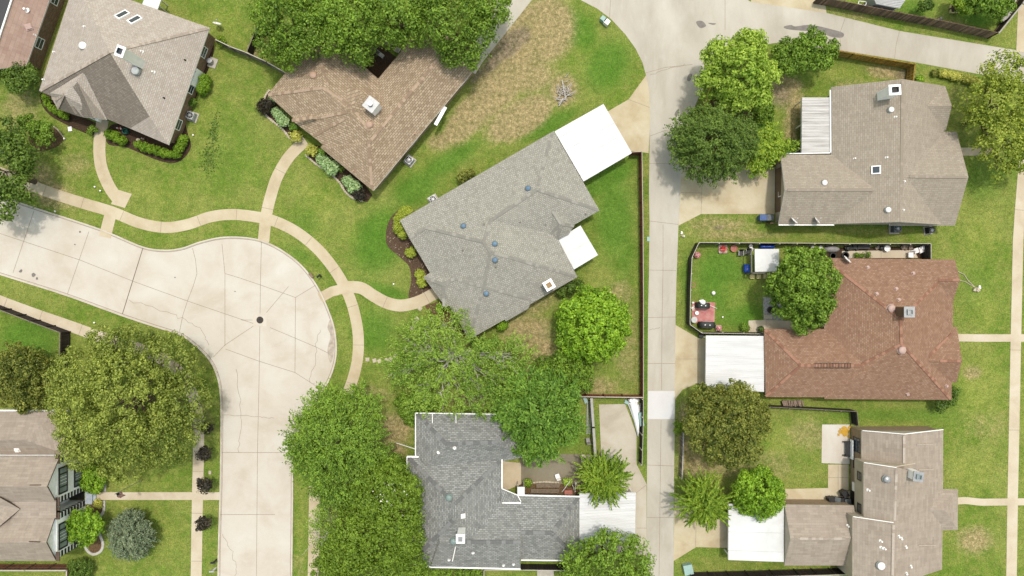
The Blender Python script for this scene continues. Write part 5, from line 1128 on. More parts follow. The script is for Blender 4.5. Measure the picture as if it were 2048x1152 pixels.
shrub('leafy plant at the end of the yellow fence', 1840, 160, 8, .5, 'leaf_bright'); shrub('weedy plants on the patio edge of the dark grey house', 1055, 966, 8, .5, 'leaf_feather'); shrub('light green plant by the bench end behind the dark grey house', 1135, 964, 8, .6, 'leaf_lime'); shrub('green weeds in the narrow paved strip', 1723, 509, 9, .3, 'leaf_oak', lobes=[(1712, 509, .25, 5, .25), (1723, 510, .25, 5, .25), (1735, 510, .25, 5, .25)])
shrub('low weeds under the bottom eave of the dark grey house', 930, 1146, 40, .5, 'leaf_oak', lobes=[(895, 1147, .5, 12, .4), (925, 1145, .5, 14, .5), (955, 1146, .5, 12, .4), (870, 1146, .5, 10, .4)]); shrub('green shrub beside the patio corner in the dark fenced yard', 1490, 655, 7, .5, 'leaf_oak')
shrub('little flowering plant by the white house stoop', 196, 1007, 7, .4, 'leaf_gold'); shrub('weeds at the left alley edge by the grey rail fence', 1357, 860, 8, .5, 'leaf_feather', lobes=[(1358, 848, .5, 8, .5), (1356, 862, .5, 7, .5)])
# ---------------------------------------------------------------- fences
plain('fence_grey_wood', (150, 138, 122), .95, .2, 5); plain('fence_dark', (62, 52, 46), .9, .25, 5); plain('fence_brown', (128, 98, 78), .95, .25, 6); plain('fence_red', (138, 84, 60), .9, .2, 5)
plain('fence_gold', (196, 162, 78), .9, .2, 5); plain('fence_bronze', (56, 52, 46), .7, .25, 4); plain('cap_offwhite', (214, 206, 190), .8, .08, 4); plain('fence_pale', (196, 192, 184), .9, .12, 5)
plain('fence_weather', (138, 118, 100), .95, .3, 7)
def tones(m):
    for k, f in (('_pale', 1.5), ('_deep', .62)):
        if m + k not in M:
            q = M[m].copy(); M[m + k] = q
            for nd in q.node_tree.nodes:
                if nd.type == 'VALTORGB':
                    for e_ in nd.color_ramp.elements: e_.color = tuple(min(.9, v * f) for v in e_.color[:3]) + (1,)
    return m + '_pale', m + '_deep'
def fence(label, tops, h, board, cap=None, rails=None, rail_side=1, post=None, step=2.4, name='board_fence', slat=.14, capw=.09, nrail=2, th=.03):
    """tops: survey points of the fence's top edge."""
    pts = [W(x, y, h) for x, y in tops]
    root = thing(name, label, 'fence', (pts[0].x, pts[0].y, 0))
    for a, b in zip(pts, pts[1:]):
        d = Vector((b.x - a.x, b.y - a.y, 0)); L = d.length; t = d.normalized(); nr = Vector((-t.y, t.x, 0)) * rail_side; rz = math.atan2(t.y, t.x)
        mb = MB(); k = max(1, int(L / slat)); w = L / k
        for i in range(k):
            c = a + t * (i + .5) * w; hh = h - random.uniform(0, .03) - .03
            mb.box((c.x, c.y, hh / 2), (w * .97, th, hh), rz, random.choice((0, 0, 1, 2)))
        mb.build('board_panel', [board, *tones(board)], root)
        if cap: mb = MB(); mb.box(((a.x + b.x) / 2, (a.y + b.y) / 2, h + .012), (L + capw * .6, capw, .04), rz); mb.build('cap_rail', cap, root)
        if rails:
            for q in range(nrail):
                z = .25 + (h - .4) * q / max(1, nrail - 1); c = (a + b) / 2 + nr * .05
                mb = MB(); mb.box((c.x, c.y, z), (L, .06, .1), rz); mb.build('rail', rails, root)
        if post:
            m = max(1, round(L / step))
            for i in range(m + (b is pts[-1])):
                c = a + t * L * i / m + nr * .09; mb = MB(); mb.box((c.x, c.y, h / 2), (.1, .1, h - .02), rz); mb.build('post', post, root)
    return root
fence('weathered grey wooden fence joining the tan and brown houses', [(431, 79), (460, 93), (490, 104), (530, 122), (572, 146)], 1.7, 'fence_grey_wood', 'cap_offwhite', 'fence_grey_wood', -1, 'fence_grey_wood')
fence('short dark wooden fence running up under the leftmost oak', [(494, 102), (508, 68), (514, 50)], 1.7, 'fence_dark', 'fence_grey_wood')
fence('black board fence with a grey cap round the left edge yard', [(-40, 605), (0, 620), (60, 643), (120, 665), (119, 735)], 1.85, 'fence_dark', 'fence_grey_wood', 'fence_dark', 1, 'fence_dark')
fence('red brown railed fence round the middle grey house yard', [(1264, 304), (1284, 303), (1286, 450), (1287, 600), (1287, 797)], 1.8, 'fence_red', 'cap_offwhite', 'fence_red', -1, 'fence_red', 2.5, capw=.06, nrail=3)
fence('red brown fence with white cap between the two grey houses', [(1285, 795), (1210, 794), (1138, 793)], 1.8, 'fence_red', 'cap_offwhite', 'fence_red', -1, 'fence_red', 2.0)
fence('dark brown fence with pale posts between the white tarp and the alley', [(1287, 799), (1286, 870), (1284, 930)], 1.6, 'fence_dark', 'cap_offwhite', 'fence_dark', -1, 'cap_offwhite', 2.0, capw=.05)
fence('pale grey fence beside the ladder behind the dark grey house', [(1183, 798), (1187, 855), (1191, 914)], 1.5, 'fence_pale', 'fence_pale', capw=.3)
fence('dark bronze fence with white posts round the fenced yard', [(1862, 520), (1862, 487), (1700, 487), (1560, 486), (1398, 485), (1384, 515), (1381, 580), (1380, 649), (1404, 666), (1530, 668)], 1.75, 'fence_bronze', 'cap_offwhite', 'fence_bronze', 1, 'cap_offwhite', 2.2, capw=.06, nrail=3)
fence('golden new wooden fence at the top of the taupe house yard', [(1655, 96), (1672, 99), (1750, 113), (1832, 127), (1828, 164)], 1.8, 'fence_gold', None, 'fence_gold', -1, 'fence_gold', 2.4, nrail=3)
fence('short golden fence piece along the alley under the corner trees', [(1432, 150), (1416, 201), (1399, 240)], 1.6, 'fence_gold', None, 'fence_gold', 1, 'fence_gold')
fence('long weathered wooden fence along the upper alley', [(1640, -6), (1690, 3), (1800, 25), (1900, 44), (1997, 65)], 1.85, 'fence_weather', None, 'fence_brown', 1, 'fence_brown', 2.4, slat=.2)
fence('dark leaning fence with grey cap at the top right corner', [(1998, 66), (2045, 8), (2070, -30)], 1.85, 'fence_dark', 'fence_pale', 'fence_brown', 1, 'fence_dark', capw=.14)
fence('charcoal metal fence between the red and the buff roofed houses', [(1540, 814), (1620, 818), (1714, 823), (1717, 852)], 1.6, 'fence_bronze', 'fence_grey_wood', 'fence_bronze', -1, 'fence_grey_wood', 2.2, capw=.05, nrail=3)
fence('pale grey rail fence along the alley beside the dark olive tree', [(1367, 866), (1366, 910), (1364, 958)], 1.3, 'fence_grey_wood', 'fence_pale', capw=.12)
fence('wide dark fence along the bottom edge below the white carport', [(1385, 1158), (1500, 1155), (1600, 1152), (1706, 1149)], 1.85, 'fence_dark', 'cap_offwhite', 'fence_dark', 1, 'fence_dark')
fence('dark fence with white cap under the bottom of the dark grey house', [(968, 1160), (968, 1140), (1045, 1140), (1132, 1141)], 1.8, 'fence_dark', 'cap_offwhite', None, capw=.08)
fence('brown railed fence with white cap at the bottom left corner', [(-40, 1141), (50, 1141), (133, 1141), (133, 1165)], 1.85, 'fence_brown', 'cap_offwhite', 'fence_red', 1, 'fence_brown', 2.4, capw=.14, nrail=3)
fence('short wooden gate panel beside the taupe house garage door', [(1546, 332), (1561, 326)], 1.7, 'fence_brown'); fence('short brown fence stub behind the rubbish bins of the taupe house', [(1541, 447), (1557, 444)], 1.6, 'fence_weather', None, 'fence_brown')

# edging strips
def edging(label, pts, w, hgt, mat, name='stone_edging', dash=None):
    c = [Vector(p[:2]) for p in WP(smooth(pts, 5))]; mb = MB()
    if dash:
        acc = 0.0
        for i in range(len(c) - 1):
            t = c[i + 1] - c[i]; L = t.length; k = max(1, int(L / dash)); rz = math.atan2(t.y, t.x)
            for j in range(k):
                p = c[i].lerp(c[i + 1], (j + .5) / k); mb.box((p.x, p.y, hgt / 2), (L / k * .9, w * random.uniform(.75, 1.2), hgt * random.uniform(.8, 1.3)), rz + random.uniform(-.15, .15))
    else:
        l, r = offset_line(c, w / 2); mb.prism(l + r[::-1], 0, hgt)
    o = mb.build(name, mat, None, at=(c[0].x, c[0].y, 0)); tag(o, label, 'edging'); return o
plain('pale_stone', (216, 202, 176), .9, .15, 5); plain('grey_edge', (214, 210, 198), .9, .1, 4)
edging('pale stone edging of the bed left of the brown house path', [(540, 180), (530, 196), (530, 226), (545, 242), (565, 258), (580, 276), (594, 287)], .24, .14, 'pale_stone', dash=.33)
edging('pale stone edging of the bed right of the brown house path', [(611, 309), (627, 324), (644, 336), (664, 350), (680, 366), (692, 385), (710, 398), (726, 402)], .24, .14, 'pale_stone', dash=.33)
edging('upper curved white edging before the white house', [(204, 939), (209, 955), (211, 984)], .26, .14, 'grey_edge'); edging('lower wavy white edging before the white house', [(209, 1001), (208, 1022), (198, 1037), (196, 1053), (202, 1072), (207, 1088), (202, 1102), (188, 1108), (177, 1102), (171, 1092)], .3, .14, 'grey_edge')
edging('thin curved edging of the rounded bed at the left edge', [(93, 246), (112, 256), (126, 272), (130, 280)], .14, .1, 'pale_stone'); edging('pale edging stones along the weedy bed behind the dark grey house', [(1062, 965), (1090, 963), (1118, 965)], .2, .15, 'pale_stone', dash=.4)

# ---------------------------------------------------------------- yard things
def at(x, y, z=0): return W(x, y, z)
plain('ac_case', (206, 208, 204), .5, .08, 3, .2); plain('concrete_pad', (206, 198, 182), .9, .1, 3); plain('blue_bin', (70, 104, 166), .5, .12, 3); plain('grey_bin', (110, 116, 118), .5, .12, 3); plain('black_bin', (50, 50, 50), .5, .15, 3)
plain('blue_plastic', (20, 70, 170), .3, .15, 3, 0, .6); plain('terracotta', (206, 132, 116), .8, .12, 4); plain('pink_tray', (238, 214, 198), .7, .08, 4); plain('cover_black', (54, 58, 54), .6, .2, 2); plain('yellow_wood', (244, 226, 160), .8, .1, 4); plain('weathered_wood', (146, 130, 110), .95, .2, 5)
plain('teal_lid', (176, 208, 200), .6, .08, 3); plain('iron_dark', (70, 62, 56), .7, .2, 6); plain('flag_red', (176, 52, 48), .7, .05); plain('flag_white', (238, 226, 214), .7, .03); plain('flag_blue', (38, 40, 66), .7, .05); plain('pole_pale', (196, 196, 160), .5, .05); plain('tarp_white', (240, 240, 238), .5, .06, 1.2); plain('tarp_grey', (168, 164, 160), .6, .15, 2); plain('green_hose', (40, 110, 92), .5, .1); plain('orange_yellow', (226, 176, 60), .8, .12); plain('log_wood', (172, 150, 132), .9, .25, 6); plain('bronze_frame', (120, 116, 108), .6, .1); plain('brass_pipe', (150, 126, 100), .6, .1)
def ac(x, y, rz, label, s=.85, pad=1.2, case='ac_case'):
    p = at(x, y, .7); root = thing('cooling_unit', label, 'air conditioner', (p.x, p.y, 0), 'outdoor cooling units beside the houses')
    mb = MB(); mb.box((p.x, p.y, .05), (pad, pad, .1), rz); mb.build('pad', 'concrete_pad', root)
    mb = MB(); mb.box((p.x, p.y, .5), (s, s, .78), rz); [mb.box((p.x, p.y, .2 + k * .1), (s + .03, s + .03, .03), rz) for k in range(6)]; mb.build('case', case, root)
    mb = MB(); mb.lathe((p.x, p.y, .89), [(s * .44, 0), (s * .44, .03), (s * .38, .035), (s * .38, .01)], 20, 0); mb.build('fan_guard', 'black_paint', root)
    mb = MB(); [mb.box((p.x, p.y, .93), (s * .74, .05, .02), rz + a) for a in (0, .785, 1.57, 2.356)]; mb.lathe((p.x, p.y, .92), [(.13, 0), (.13, .05), (0, .06)], 12); mb.build('fan_blade', 'galvanised', root)
    return root
ac(381, 231, R(-20), 'white cooling unit on a slab beside the tan house'); ac(818, 320, R(-38), 'grey cooling unit at the right wall of the brown house'); ac(866, 399, R(30), 'pale cooling unit half under the upper eave of the middle grey house'); ac(1794, 457, 0, 'dark grey cooling unit below the taupe house', case='grey_bin')
ac(1862, 460, R(8), 'black cooling unit near the lower right corner of the taupe house', .7, 1.0, 'black_bin')
p = at(426, 126); root = thing('meter_drum', 'grey drum beside a pale slab at the tan house wall', 'drum', (p.x, p.y, 0)); mb = MB(); mb.box((p.x, p.y, .06), (1.0, 1.2, .12), R(-20)); mb.build('slab', 'concrete_pad', root)
q = at(418, 121, .8); mb = MB(); mb.lathe((q.x, q.y, 0), [(.3, 0), (.3, .8), (.24, .82), (.22, .7)], 16); mb.build('drum', 'galvanised', root)

def bin_(x, y, rz, label, mat, s=1.0):
    p = at(x, y, .6); root = thing('wheelie_bin', label, 'rubbish bin', (p.x, p.y, 0), 'wheeled rubbish bins')
    m = Matrix.Rotation(rz, 3, 'Z'); b = MB(); w, d, hh = .56 * s, .66 * s, 1.0 * s
    vs = [m @ Vector((a * w * k / 2, c * d * k / 2, z)) + Vector((p.x, p.y, 0)) for z, k in ((.06, .82), (hh, 1)) for a, c in ((-1, -1), (1, -1), (1, 1), (-1, 1))]
    b.add(vs, [(3, 2, 1, 0), (4, 5, 6, 7), (0, 1, 5, 4), (1, 2, 6, 5), (2, 3, 7, 6), (3, 0, 4, 7)]); b.build('body', mat, root)
    b = MB(); b.box((p.x, p.y, hh + .04), (w + .06, d + .04, .07), rz); q = m @ Vector((0, d * .1, 0)); b.box((p.x + q.x, p.y + q.y, hh + .09), (w * .6, d * .5, .05), rz); b.build('lid', mat, root)
    b = MB(); q0, q1 = (m @ Vector((a * w * .45, -d * .56, hh - .08)) + Vector((p.x, p.y, 0)) for a in (-1, 1)); b.tube([q0, q1], .025, 6); b.build('handle', 'black_bin', root)
    for a in (-1, 1):
        b = MB(); c = m @ Vector((a * w * .46, -d * .42, .1)) + Vector((p.x, p.y, 0)); t = m @ Vector((.04, 0, 0)); b.tube([c - t, c + t], .1, 12); b.build('wheel', 'black_bin', root)
    return root
bin_(1523, 436, R(90), 'blue wheeled bin beside the stained driveway', 'blue_bin', 1.15); bin_(1537, 436, R(90), 'grey wheeled bin next to the blue one', 'grey_bin', 1.15)
bin_(1660, 999, R(10), 'black bin at the left of the cluster by the buff house garage', 'black_bin', 1.1); bin_(1671, 999, R(-6), 'grey bin among black ones by the buff house garage', 'grey_bin', 1.1); bin_(1682, 1000, 0, 'low black bin right of the grey one by the garage', 'black_bin', .9); bin_(1692, 1002, R(5), 'grey black bin nearest the buff house door', 'grey_bin', 1.1); bin_(1687, 986, R(30), 'tall black bin standing above the cluster by the buff house', 'black_bin', 1.1)

p = at(441, 56); root = thing('satellite_dish', 'white satellite dish on a short pole on the tan house lawn', 'satellite dish', (p.x, p.y, 0)); dish_parts(Vector((p.x, p.y, 0)), R(72), .5, root, 1.0)
# utility boxes, mailboxes, signs
def ubox(name, x, y, size, rz, mat, label, cat):
    p = at(x, y, size[2]); root = thing(name, label, cat, (p.x, p.y, 0)); mb = MB(); mb.box((p.x, p.y, size[2] / 2), size, rz); mb.build('case', mat, root)
    mb = MB(); mb.box((p.x, p.y, size[2] + .02), (size[0] * 1.06, size[1] * 1.06, .05), rz); mb.build('lid', mat, root); return root
ubox('utility_box', 1207, 37, (.62, .5, .7), R(-38), 'teal_lid', 'pale teal utility box on the grass by the alley bend', 'utility box'); ubox('utility_box', 1214, 43, (.62, .55, .7), R(-38), 'vent_white', 'white utility box beside the pale teal one', 'utility box')
ubox('utility_box', 1377, 1140, (1.0, 1.1, .8), R(12), 'teal_lid', 'pale green utility box on the grass at the bottom of the alley', 'utility box'); ubox('ground_box', 1297, 478, (.34, .5, .06), 0, 'teal_lid', 'small flat teal box lid at the alley edge', 'utility box')
ubox('concrete_block', 1091, 1147, (1.9, .9, .12), 0, 'concrete_pad', 'pale slab beyond the fence at the bottom edge', 'slab'); ubox('ground_box', 920 / 2.0 - 40, 945, (.3, .4, .06), 0, 'pale_stone', 'small pale box lid on the kerb strip above the white house path', 'utility box')
p = at(520, 640); root = thing('manhole', 'round dark manhole in a square collar in the cul-de-sac bowl', 'manhole', (p.x, p.y, 0)); mb = MB(); mb.box((p.x, p.y, .012), (1.6, 1.5, .02), 0); mb.build('collar', 'kerb_concrete', root)
mb = MB(); mb.lathe((p.x, p.y, .01), [(.42, 0), (.42, .022), (.36, .024), (.35, .018), (0, .018)], 24); [mb.box((p.x, p.y, .03), (.6, .03, .008), a * .523) for a in range(6)]; mb.build('lid', 'iron_dark', root)
def mailbox(x, y, rz, post, box, label):
    p = at(x, y, .5); root = thing('mailbox', label, 'mailbox', (p.x, p.y, 0)); mb = MB(); mb.box((p.x, p.y, .5), (.14, .14, 1.0), rz); mb.build('post', post, root)
    mb = MB(); m = Matrix.Rotation(rz, 3, 'Z'); prof = [(.1, 0), (.1, .14), (.07, .21), (0, .24), (-.07, .21), (-.1, .14), (-.1, 0)]
    vs = [m @ Vector((s * .27, a, b + 1.0)) + Vector((p.x, p.y, 0)) for s in (-1, 1) for a, b in prof]; k = len(prof)
    mb.add(vs, [tuple(range(k)), tuple(range(2 * k - 1, k - 1, -1))] + [(i, (i + 1) % k, k + (i + 1) % k, k + i)[::-1] for i in range(k)]); mb.build('box', box, root); return root
mailbox(640, 552, R(40), 'iron_dark', 'black_bin', 'black mailbox on a post by the kerb of the bowl'); mailbox(430, 1122, 0, 'iron_dark', 'black_bin', 'black mailbox at the bottom left kerb'); mailbox(428, 1139, 0, 'vent_white', 'ac_case', 'pale grey mailbox just below the black one')
p = at(623, 551); mb = MB(); mb.box((p.x, p.y, .12), (.7, .3, .22), R(-50)); mb.box((p.x + .1, p.y - .1, .25), (.3, .25, .06), R(-50)); o = mb.build('kerb_inlet', 'brass_pipe', None, at=(p.x, p.y, 0)); tag(o, 'brown kerb drain inlet beside the black mailbox on the bowl', 'drain')
# stepping stones
SG = 'pale square stepping stones across the lawn'
def stone(x, y, rz, label, s=.46, first=[None]):
    p = at(x, y)
    if first[0] is None:
        mb = MB(); mb.box((p.x, p.y, .03), (.46, .46, .06), 0); mb.box((p.x, p.y, .062), (.36, .36, .012), 0); o = mb.build('stepping_stone', 'pale_stone', None, at=(p.x, p.y, 0)); tag(o, label, 'stepping stone', SG); first[0] = o; o.rotation_euler.z = rz; return
    dup(first[0], (p.x, p.y, 0), label, rz, s / .46)
for i, (x, y, lb) in enumerate([(735, 719, 'stepping stone nearest the curved sidewalk'), (749, 721, 'second stepping stone from the curved sidewalk'), (759, 722, 'third stepping stone from the curved sidewalk'), (772.6, 720.6, 'fourth stepping stone from the curved sidewalk'), (781, 718.6, 'fifth stepping stone from the curved sidewalk'), (791, 712, 'sixth stepping stone, last before the sparse tree'),
                                (811, 697, 'stepping stone half under the sparse tree twigs'), (825, 656, 'lowest stepping stone of the group near the grey house path'), (829, 646, 'middle stepping stone of the group near the grey house path'), (833.5, 637.5, 'upper stepping stone of the group near the grey house path'), (840, 617, 'stepping stone touching the grey house path')]):
    stone(x, y, .25 * i, lb)
# flag
p = at(284, 960); root = thing('flagpole', 'tall pale flagpole with a striped flag on the white house lawn', 'flagpole', (p.x, p.y, 0)); top = 5.6
mb = MB(); mb.tube([(p.x, p.y, 0), (p.x, p.y, top)], [.05, .03], 8); mb.lathe((p.x, p.y, top), [(0, 0), (.07, .05), (0, .12)], 8); mb.build('pole', 'pole_pale', root)
fl = MB(); n_ = 14; fw, fh = .95, 1.1; d = Vector((.35, -.94, 0)).normalized()
for s in range(13):
    za, zb = top - .1 - fh * s / 13, top - .1 - fh * (s + 1) / 13
    for k in range(n_):
        def pt(t, z): return Vector((p.x, p.y, z)) + d * fw * t * .72 + Vector((-d.y, d.x, 0)) * .14 * math.sin(t * 8) * t + Vector((0, 0, -.35 * t))
        t0, t1 = k / n_, (k + 1) / n_; mi = 2 if (s < 7 and t0 < .4) else (0 if s % 2 == 0 else 1)
        fl.add([pt(t0, za), pt(t1, za), pt(t1, zb), pt(t0, zb)], [(0, 1, 2, 3)], mi)
fl.build('flag', ['flag_red', 'flag_white', 'flag_blue'], root)
# heap of pale dead branches
p = at(1128, 185); mb = MB()
for k in range(40):
    a = random.random() * 6.28; q = W(1128 + random.gauss(0, 6), 181 + random.gauss(0, 11), 0); L = random.uniform(.3, 1.1)
    s0 = Vector((q.x, q.y, .08 + random.random() * .3)); e0 = s0 + Vector((math.cos(a), math.sin(a), random.uniform(-.05, .2))) * L; mb.tube(branch_path(s0, e0, 4, .1), [.05, .04, .035, .03, .02], 5)
for x0, y0, x1, y1 in ((1117, 207, 1138, 188), (1112, 198, 1134, 200), (1124, 160, 1132, 200), (1118, 212, 1126, 196)): mb.tube(branch_path(W(x0, y0, .2), W(x1, y1, .3), 5, .05), [.08, .08, .07, .06, .05, .04], 6)
o = mb.build('branch_pile', 'pale_bark', None, at=(p.x, p.y, 0)); tag(o, 'heap of pale dead branches on the bare ground', 'branch pile')
# ladder, chair, tarp covered boat behind the dark grey house
a, b = W(1178, 802, .1), W(1177, 868, .1); mb = MB()
for s in (-.2, .2): mb.beam(a + Vector((s, 0, 0)), b + Vector((s, 0, 0)), .07, .09)
for k in range(22): q = a.lerp(b, (k + .5) / 22); mb.beam(q + Vector((-.2, 0, 0)), q + Vector((.2, 0, 0)), .04, .04)
o = mb.build('ladder', 'galvanised', None, at=(a.x, a.y, 0)); tag(o, 'long aluminium ladder lying along the pale grey fence', 'ladder')
def chair(x, y, rz, label, fr='black_bin', st='cover_black', s=1.0):
    p = at(x, y, .4); root = thing('garden_chair', label, 'chair', (p.x, p.y, 0)); m = Matrix.Rotation(rz, 3, 'Z') * s
    def q(a, b, c): return m @ Vector((a, b, c)) + Vector((p.x, p.y, 0))
    mb = MB(); mb.box(q(0, 0, .42), (.5 * s, .5 * s, .06), rz); mb.build('seat', st, root)
    mb = MB(); mb.beam(q(0, -.25, .44), q(0, -.42, .95), .5 * s, .05); mb.build('backrest', st, root)
    for a_, b_ in ((-.23, -.23), (.23, -.23), (-.23, .23), (.23, .23)): mb = MB(); mb.tube([q(a_, b_, 0), q(a_, b_, .42)], .022, 6); mb.build('leg', fr, root)
    for a_ in (-.26, .26): mb = MB(); mb.tube([q(a_, .22, .42), q(a_, .22, .64), q(a_, -.3, .66)], .022, 6); mb.build('armrest', fr, root)
    return root
chair(1176, 880, R(10), 'black metal chair by the ladder end', st='tarp_grey'); chair(1115, 952, R(20), 'white chair on the grey brown patio', 'vent_white', 'vent_white', .95)
p = at(1268, 830); root = thing('tarp_cover', 'long pointed white tarp cover lying beside the alley fence', 'tarp', (p.x, p.y, 0)); mb = MB()
sec = [(804, 1258, 1274, .4), (812, 1261, 1279, .6), (824, 1264, 1280, .7), (838, 1267.5, 1280, .7), (853, 1271, 1279.5, .65), (864, 1273.5, 1278.5, .6), (872, 1275.5, 1276.5, .5)]
vs = []
for y, x0, x1, hh in sec:
    a, b = W(x0, y, hh * .6), W(x1, y, hh * .6); c = (a + b) / 2
    for t, z in ((0, .25), (0, .55), (.25, .85), (.5, 1.0), (.75, .85), (1, .55), (1, .25)): vs.append(Vector((a.x + (b.x - a.x) * t, a.y, hh * z)))
fs = [(i * 7 + k, i * 7 + k + 1, i * 7 + k + 8, i * 7 + k + 7) for i in range(len(sec) - 1) for k in range(6)] + [tuple(range(7))[::-1], tuple((len(sec) - 1) * 7 + k for k in range(7))]
mb.add(vs, fs); mb.build('tarp', 'tarp_white', root, True)
mb = MB(); [mb.beam(W(x0, y0, .2), W(x1, y1, .25), .12, .12) for x0, y0, x1, y1 in ((1256, 806, 1268, 840), (1280, 806, 1280, 850), (1268, 840, 1276, 872))]; mb.build('trailer_frame', 'galvanised', root)
mb = MB(); a = W(1282, 838, .6); mb.box(a, (.5, 1.6, .5), R(8)); mb.build('teal_panel', 'teal_lid', root)
def heap(name, x, y, label, mats, n, spread, size, cat):
    p = at(x, y); mb = MB()
    for k in range(n):
        q = W(x + random.uniform(-1, 1) * spread[0], y + random.uniform(-1, 1) * spread[1]); s = size * random.uniform(.5, 1.3)
        if k % 3 == 0: mb.lathe((q.x, q.y, 0), [(s * .5, 0), (s * .55, s * .5), (s * .4, s * .8), (0, s * .9)], 9, k % len(mats), rz=k)
        else: mb.box((q.x, q.y, s * .35), (s, s * random.uniform(.4, .9), s * .7), random.random() * 3, k % len(mats))
    o = mb.build(name, mats, None, at=(p.x, p.y, 0)); tag(o, label, cat); return o
heap('junk_heap', 1265, 802, 'white and grey junk heap at the wide end of the pointed white tarp', ['vent_white', 'tarp_grey', 'teal_lid'], 16, (15, 5), .5, 'junk')
ubox('planter_box', 1171, 800, (.4, .7, .25), R(20), 'teal_lid', 'pale blue bag at the top end of the ladder', 'bag')
# behind the dark grey house: bench, planter, frame
def plank_bench(x, y, L, rz, label, mat='weathered_wood', name='plank_bench', cat='bench'):
    p = at(x, y, .45); root = thing(name, label, cat, (p.x, p.y, 0)); m = Matrix.Rotation(rz, 3, 'Z'); mb = MB()
    for k in (-1, 0, 1): q = m @ Vector((0, k * .16, .45)); mb.box((p.x + q.x, p.y + q.y, q.z), (L, .14, .04), rz)
    mb.build('seat', mat, root)
    for s in (-1, 1): mb = MB(); q = m @ Vector((s * L * .42, 0, .21)); mb.box((p.x + q.x, p.y + q.y, q.z), (.08, .42, .42), rz); mb.build('leg', mat, root)
    return root
plank_bench(1096, 971, 2.8, 0, 'weathered grey bench behind the dark grey house'); plank_bench(1090, 982, 3.4, 0, 'long mossy plank bed against the dark grey house wall', 'weathered_wood')
p = at(1142, 975); mb = MB(); mb.beam(W(1124, 984, .1), W(1140, 962, 1.3), .06, .06); mb.beam(W(1150, 984, .1), W(1152, 966, 1.5), .1, .08); mb.beam(W(1150, 984, .1), W(1145, 970, 1.3), .06, .06); o = mb.build('leaning_pole', 'vent_white', None, at=(p.x, p.y, 0)); tag(o, 'white poles leaning behind the dark grey house', 'poles')
ubox('planter_box', 1137, 985, (.9, .5, .5), 0, 'terracotta', 'red brown planter box against the dark grey house', 'planter'); ubox('planter_box', 1157, 974, (.35, .5, .5), 0, 'yellow_wood', 'small yellow planter beside the feathery tree', 'planter')
ubox('concrete_block', 1173, 917, (1.2, .9, .1), 0, 'pale_stone', 'pale stone slab at the end of the pale grey fence', 'slab')
# ---- dark fenced yard
p = at(1533, 521, 2.2); c4 = [W(1509.5, 498, 2.3), W(1558, 498, 2.3), W(1558, 543, 2.3), W(1510, 543.5, 2.3)]
root = thing('canopy', 'square white shade canopy in the dark fenced yard', 'canopy', (p.x, p.y, 0)); mb = MB(); mb.prism(c4, 2.24, 2.3); mb.build('roof', 'white_roof', root)
o4 = [Vector((c4[0].x - .35, c4[0].y - .1)), Vector((c4[1].x - .1, c4[1].y - .1)), Vector((c4[2].x - .1, c4[2].y - .15)), Vector((c4[3].x - .35, c4[3].y - .15))]
for q in o4: mb = MB(); mb.box((q.x, q.y, 1.1), (.12, .12, 2.2)); mb.build('post', 'bronze_frame', root)
mb = MB()
for i in range(4): mb.beam(Vector((*o4[i], 2.15)), Vector((*o4[(i + 1) % 4], 2.15)), .14, .1)
mb.build('frame', 'bronze_frame', root)
def barrel(x, y, z, label, mat, r=.29, L=.9, name='barrel', cat='barrel', axis=(0, 1, 0)):
    p = at(x, y, z); root = thing(name, label, cat, (p.x, p.y, 0)); ax = Vector(axis); c = Vector((p.x, p.y, z)); mb = MB()
    prof = [(-.5, .7), (-.48, .92), (-.25, 1.0), (-.22, 1.04), (-.19, 1.0), (.19, 1.0), (.22, 1.04), (.25, 1.0), (.48, .92), (.5, .7)]
    mb.tube([c + ax * L * t for t, k in prof], [r * k for t, k in prof], 18); mb.build('body', mat, root, True)
    for s in (-.3, .3): q = MB(); q.box(c + ax * L * s - Vector((0, 0, z / 2 + r * .4)), (.5, .08, max(.05, z - r * .6)) if abs(ax.y) > .5 else (.08, .5, max(.05, z - r * .6))); q.build('cradle', 'weathered_wood', root)
    return root
barrel(1493, 537, .55, 'blue barrel lying on its side left of the white canopy', 'blue_plastic', .38, 1.0)
barrel(1534, 493, .4, 'long blue plastic drum lying behind the white canopy', 'blue_plastic', .28, 1.7, axis=(1, 0, 0))
def pot(x, y, r, hh, label, mat='terracotta', plant=None, square=False, name='plant_pot', cat='plant pot'):
    p = at(x, y, hh); root = thing(name, label, cat, (p.x, p.y, 0)); mb = MB()
    if square:
        for a_, b_, sx, sy in ((0, 1, 2, .12), (0, -1, 2, .12), (1, 0, .12, 2), (-1, 0, .12, 2)): mb.box((p.x + a_ * r * .94, p.y + b_ * r * .94, hh / 2), (sx * r, sy * r, hh))
        mb.box((p.x, p.y, hh * .4), (r * 1.76, r * 1.76, hh * .8))
    else: mb.lathe((p.x, p.y, 0), [(r * .7, 0), (r, hh * .9), (r * 1.08, hh * .92), (r * 1.08, hh), (r * .9, hh), (r * .85, hh * .8), (0, hh * .8)], 16)
    mb.build('pot', mat, root)
    if plant:
        n = 130; d = unit(n, -.1) * (rng.random(n) ** .5)[:, None] * r * 1.1; pos = np.array([0, 0, hh]) + d
        leaves_mesh('foliage', pos, d + np.array([0, 0, .2]), rng.normal(size=(n, 3)), np.full(n, .16), np.full(n, .1), rng.random(n), plant, root)
    return root
leafmat('leaf_redflower', (196, 40, 44), (232, 110, 96)); leafmat('leaf_pinkflower', (196, 70, 84), (244, 214, 208))
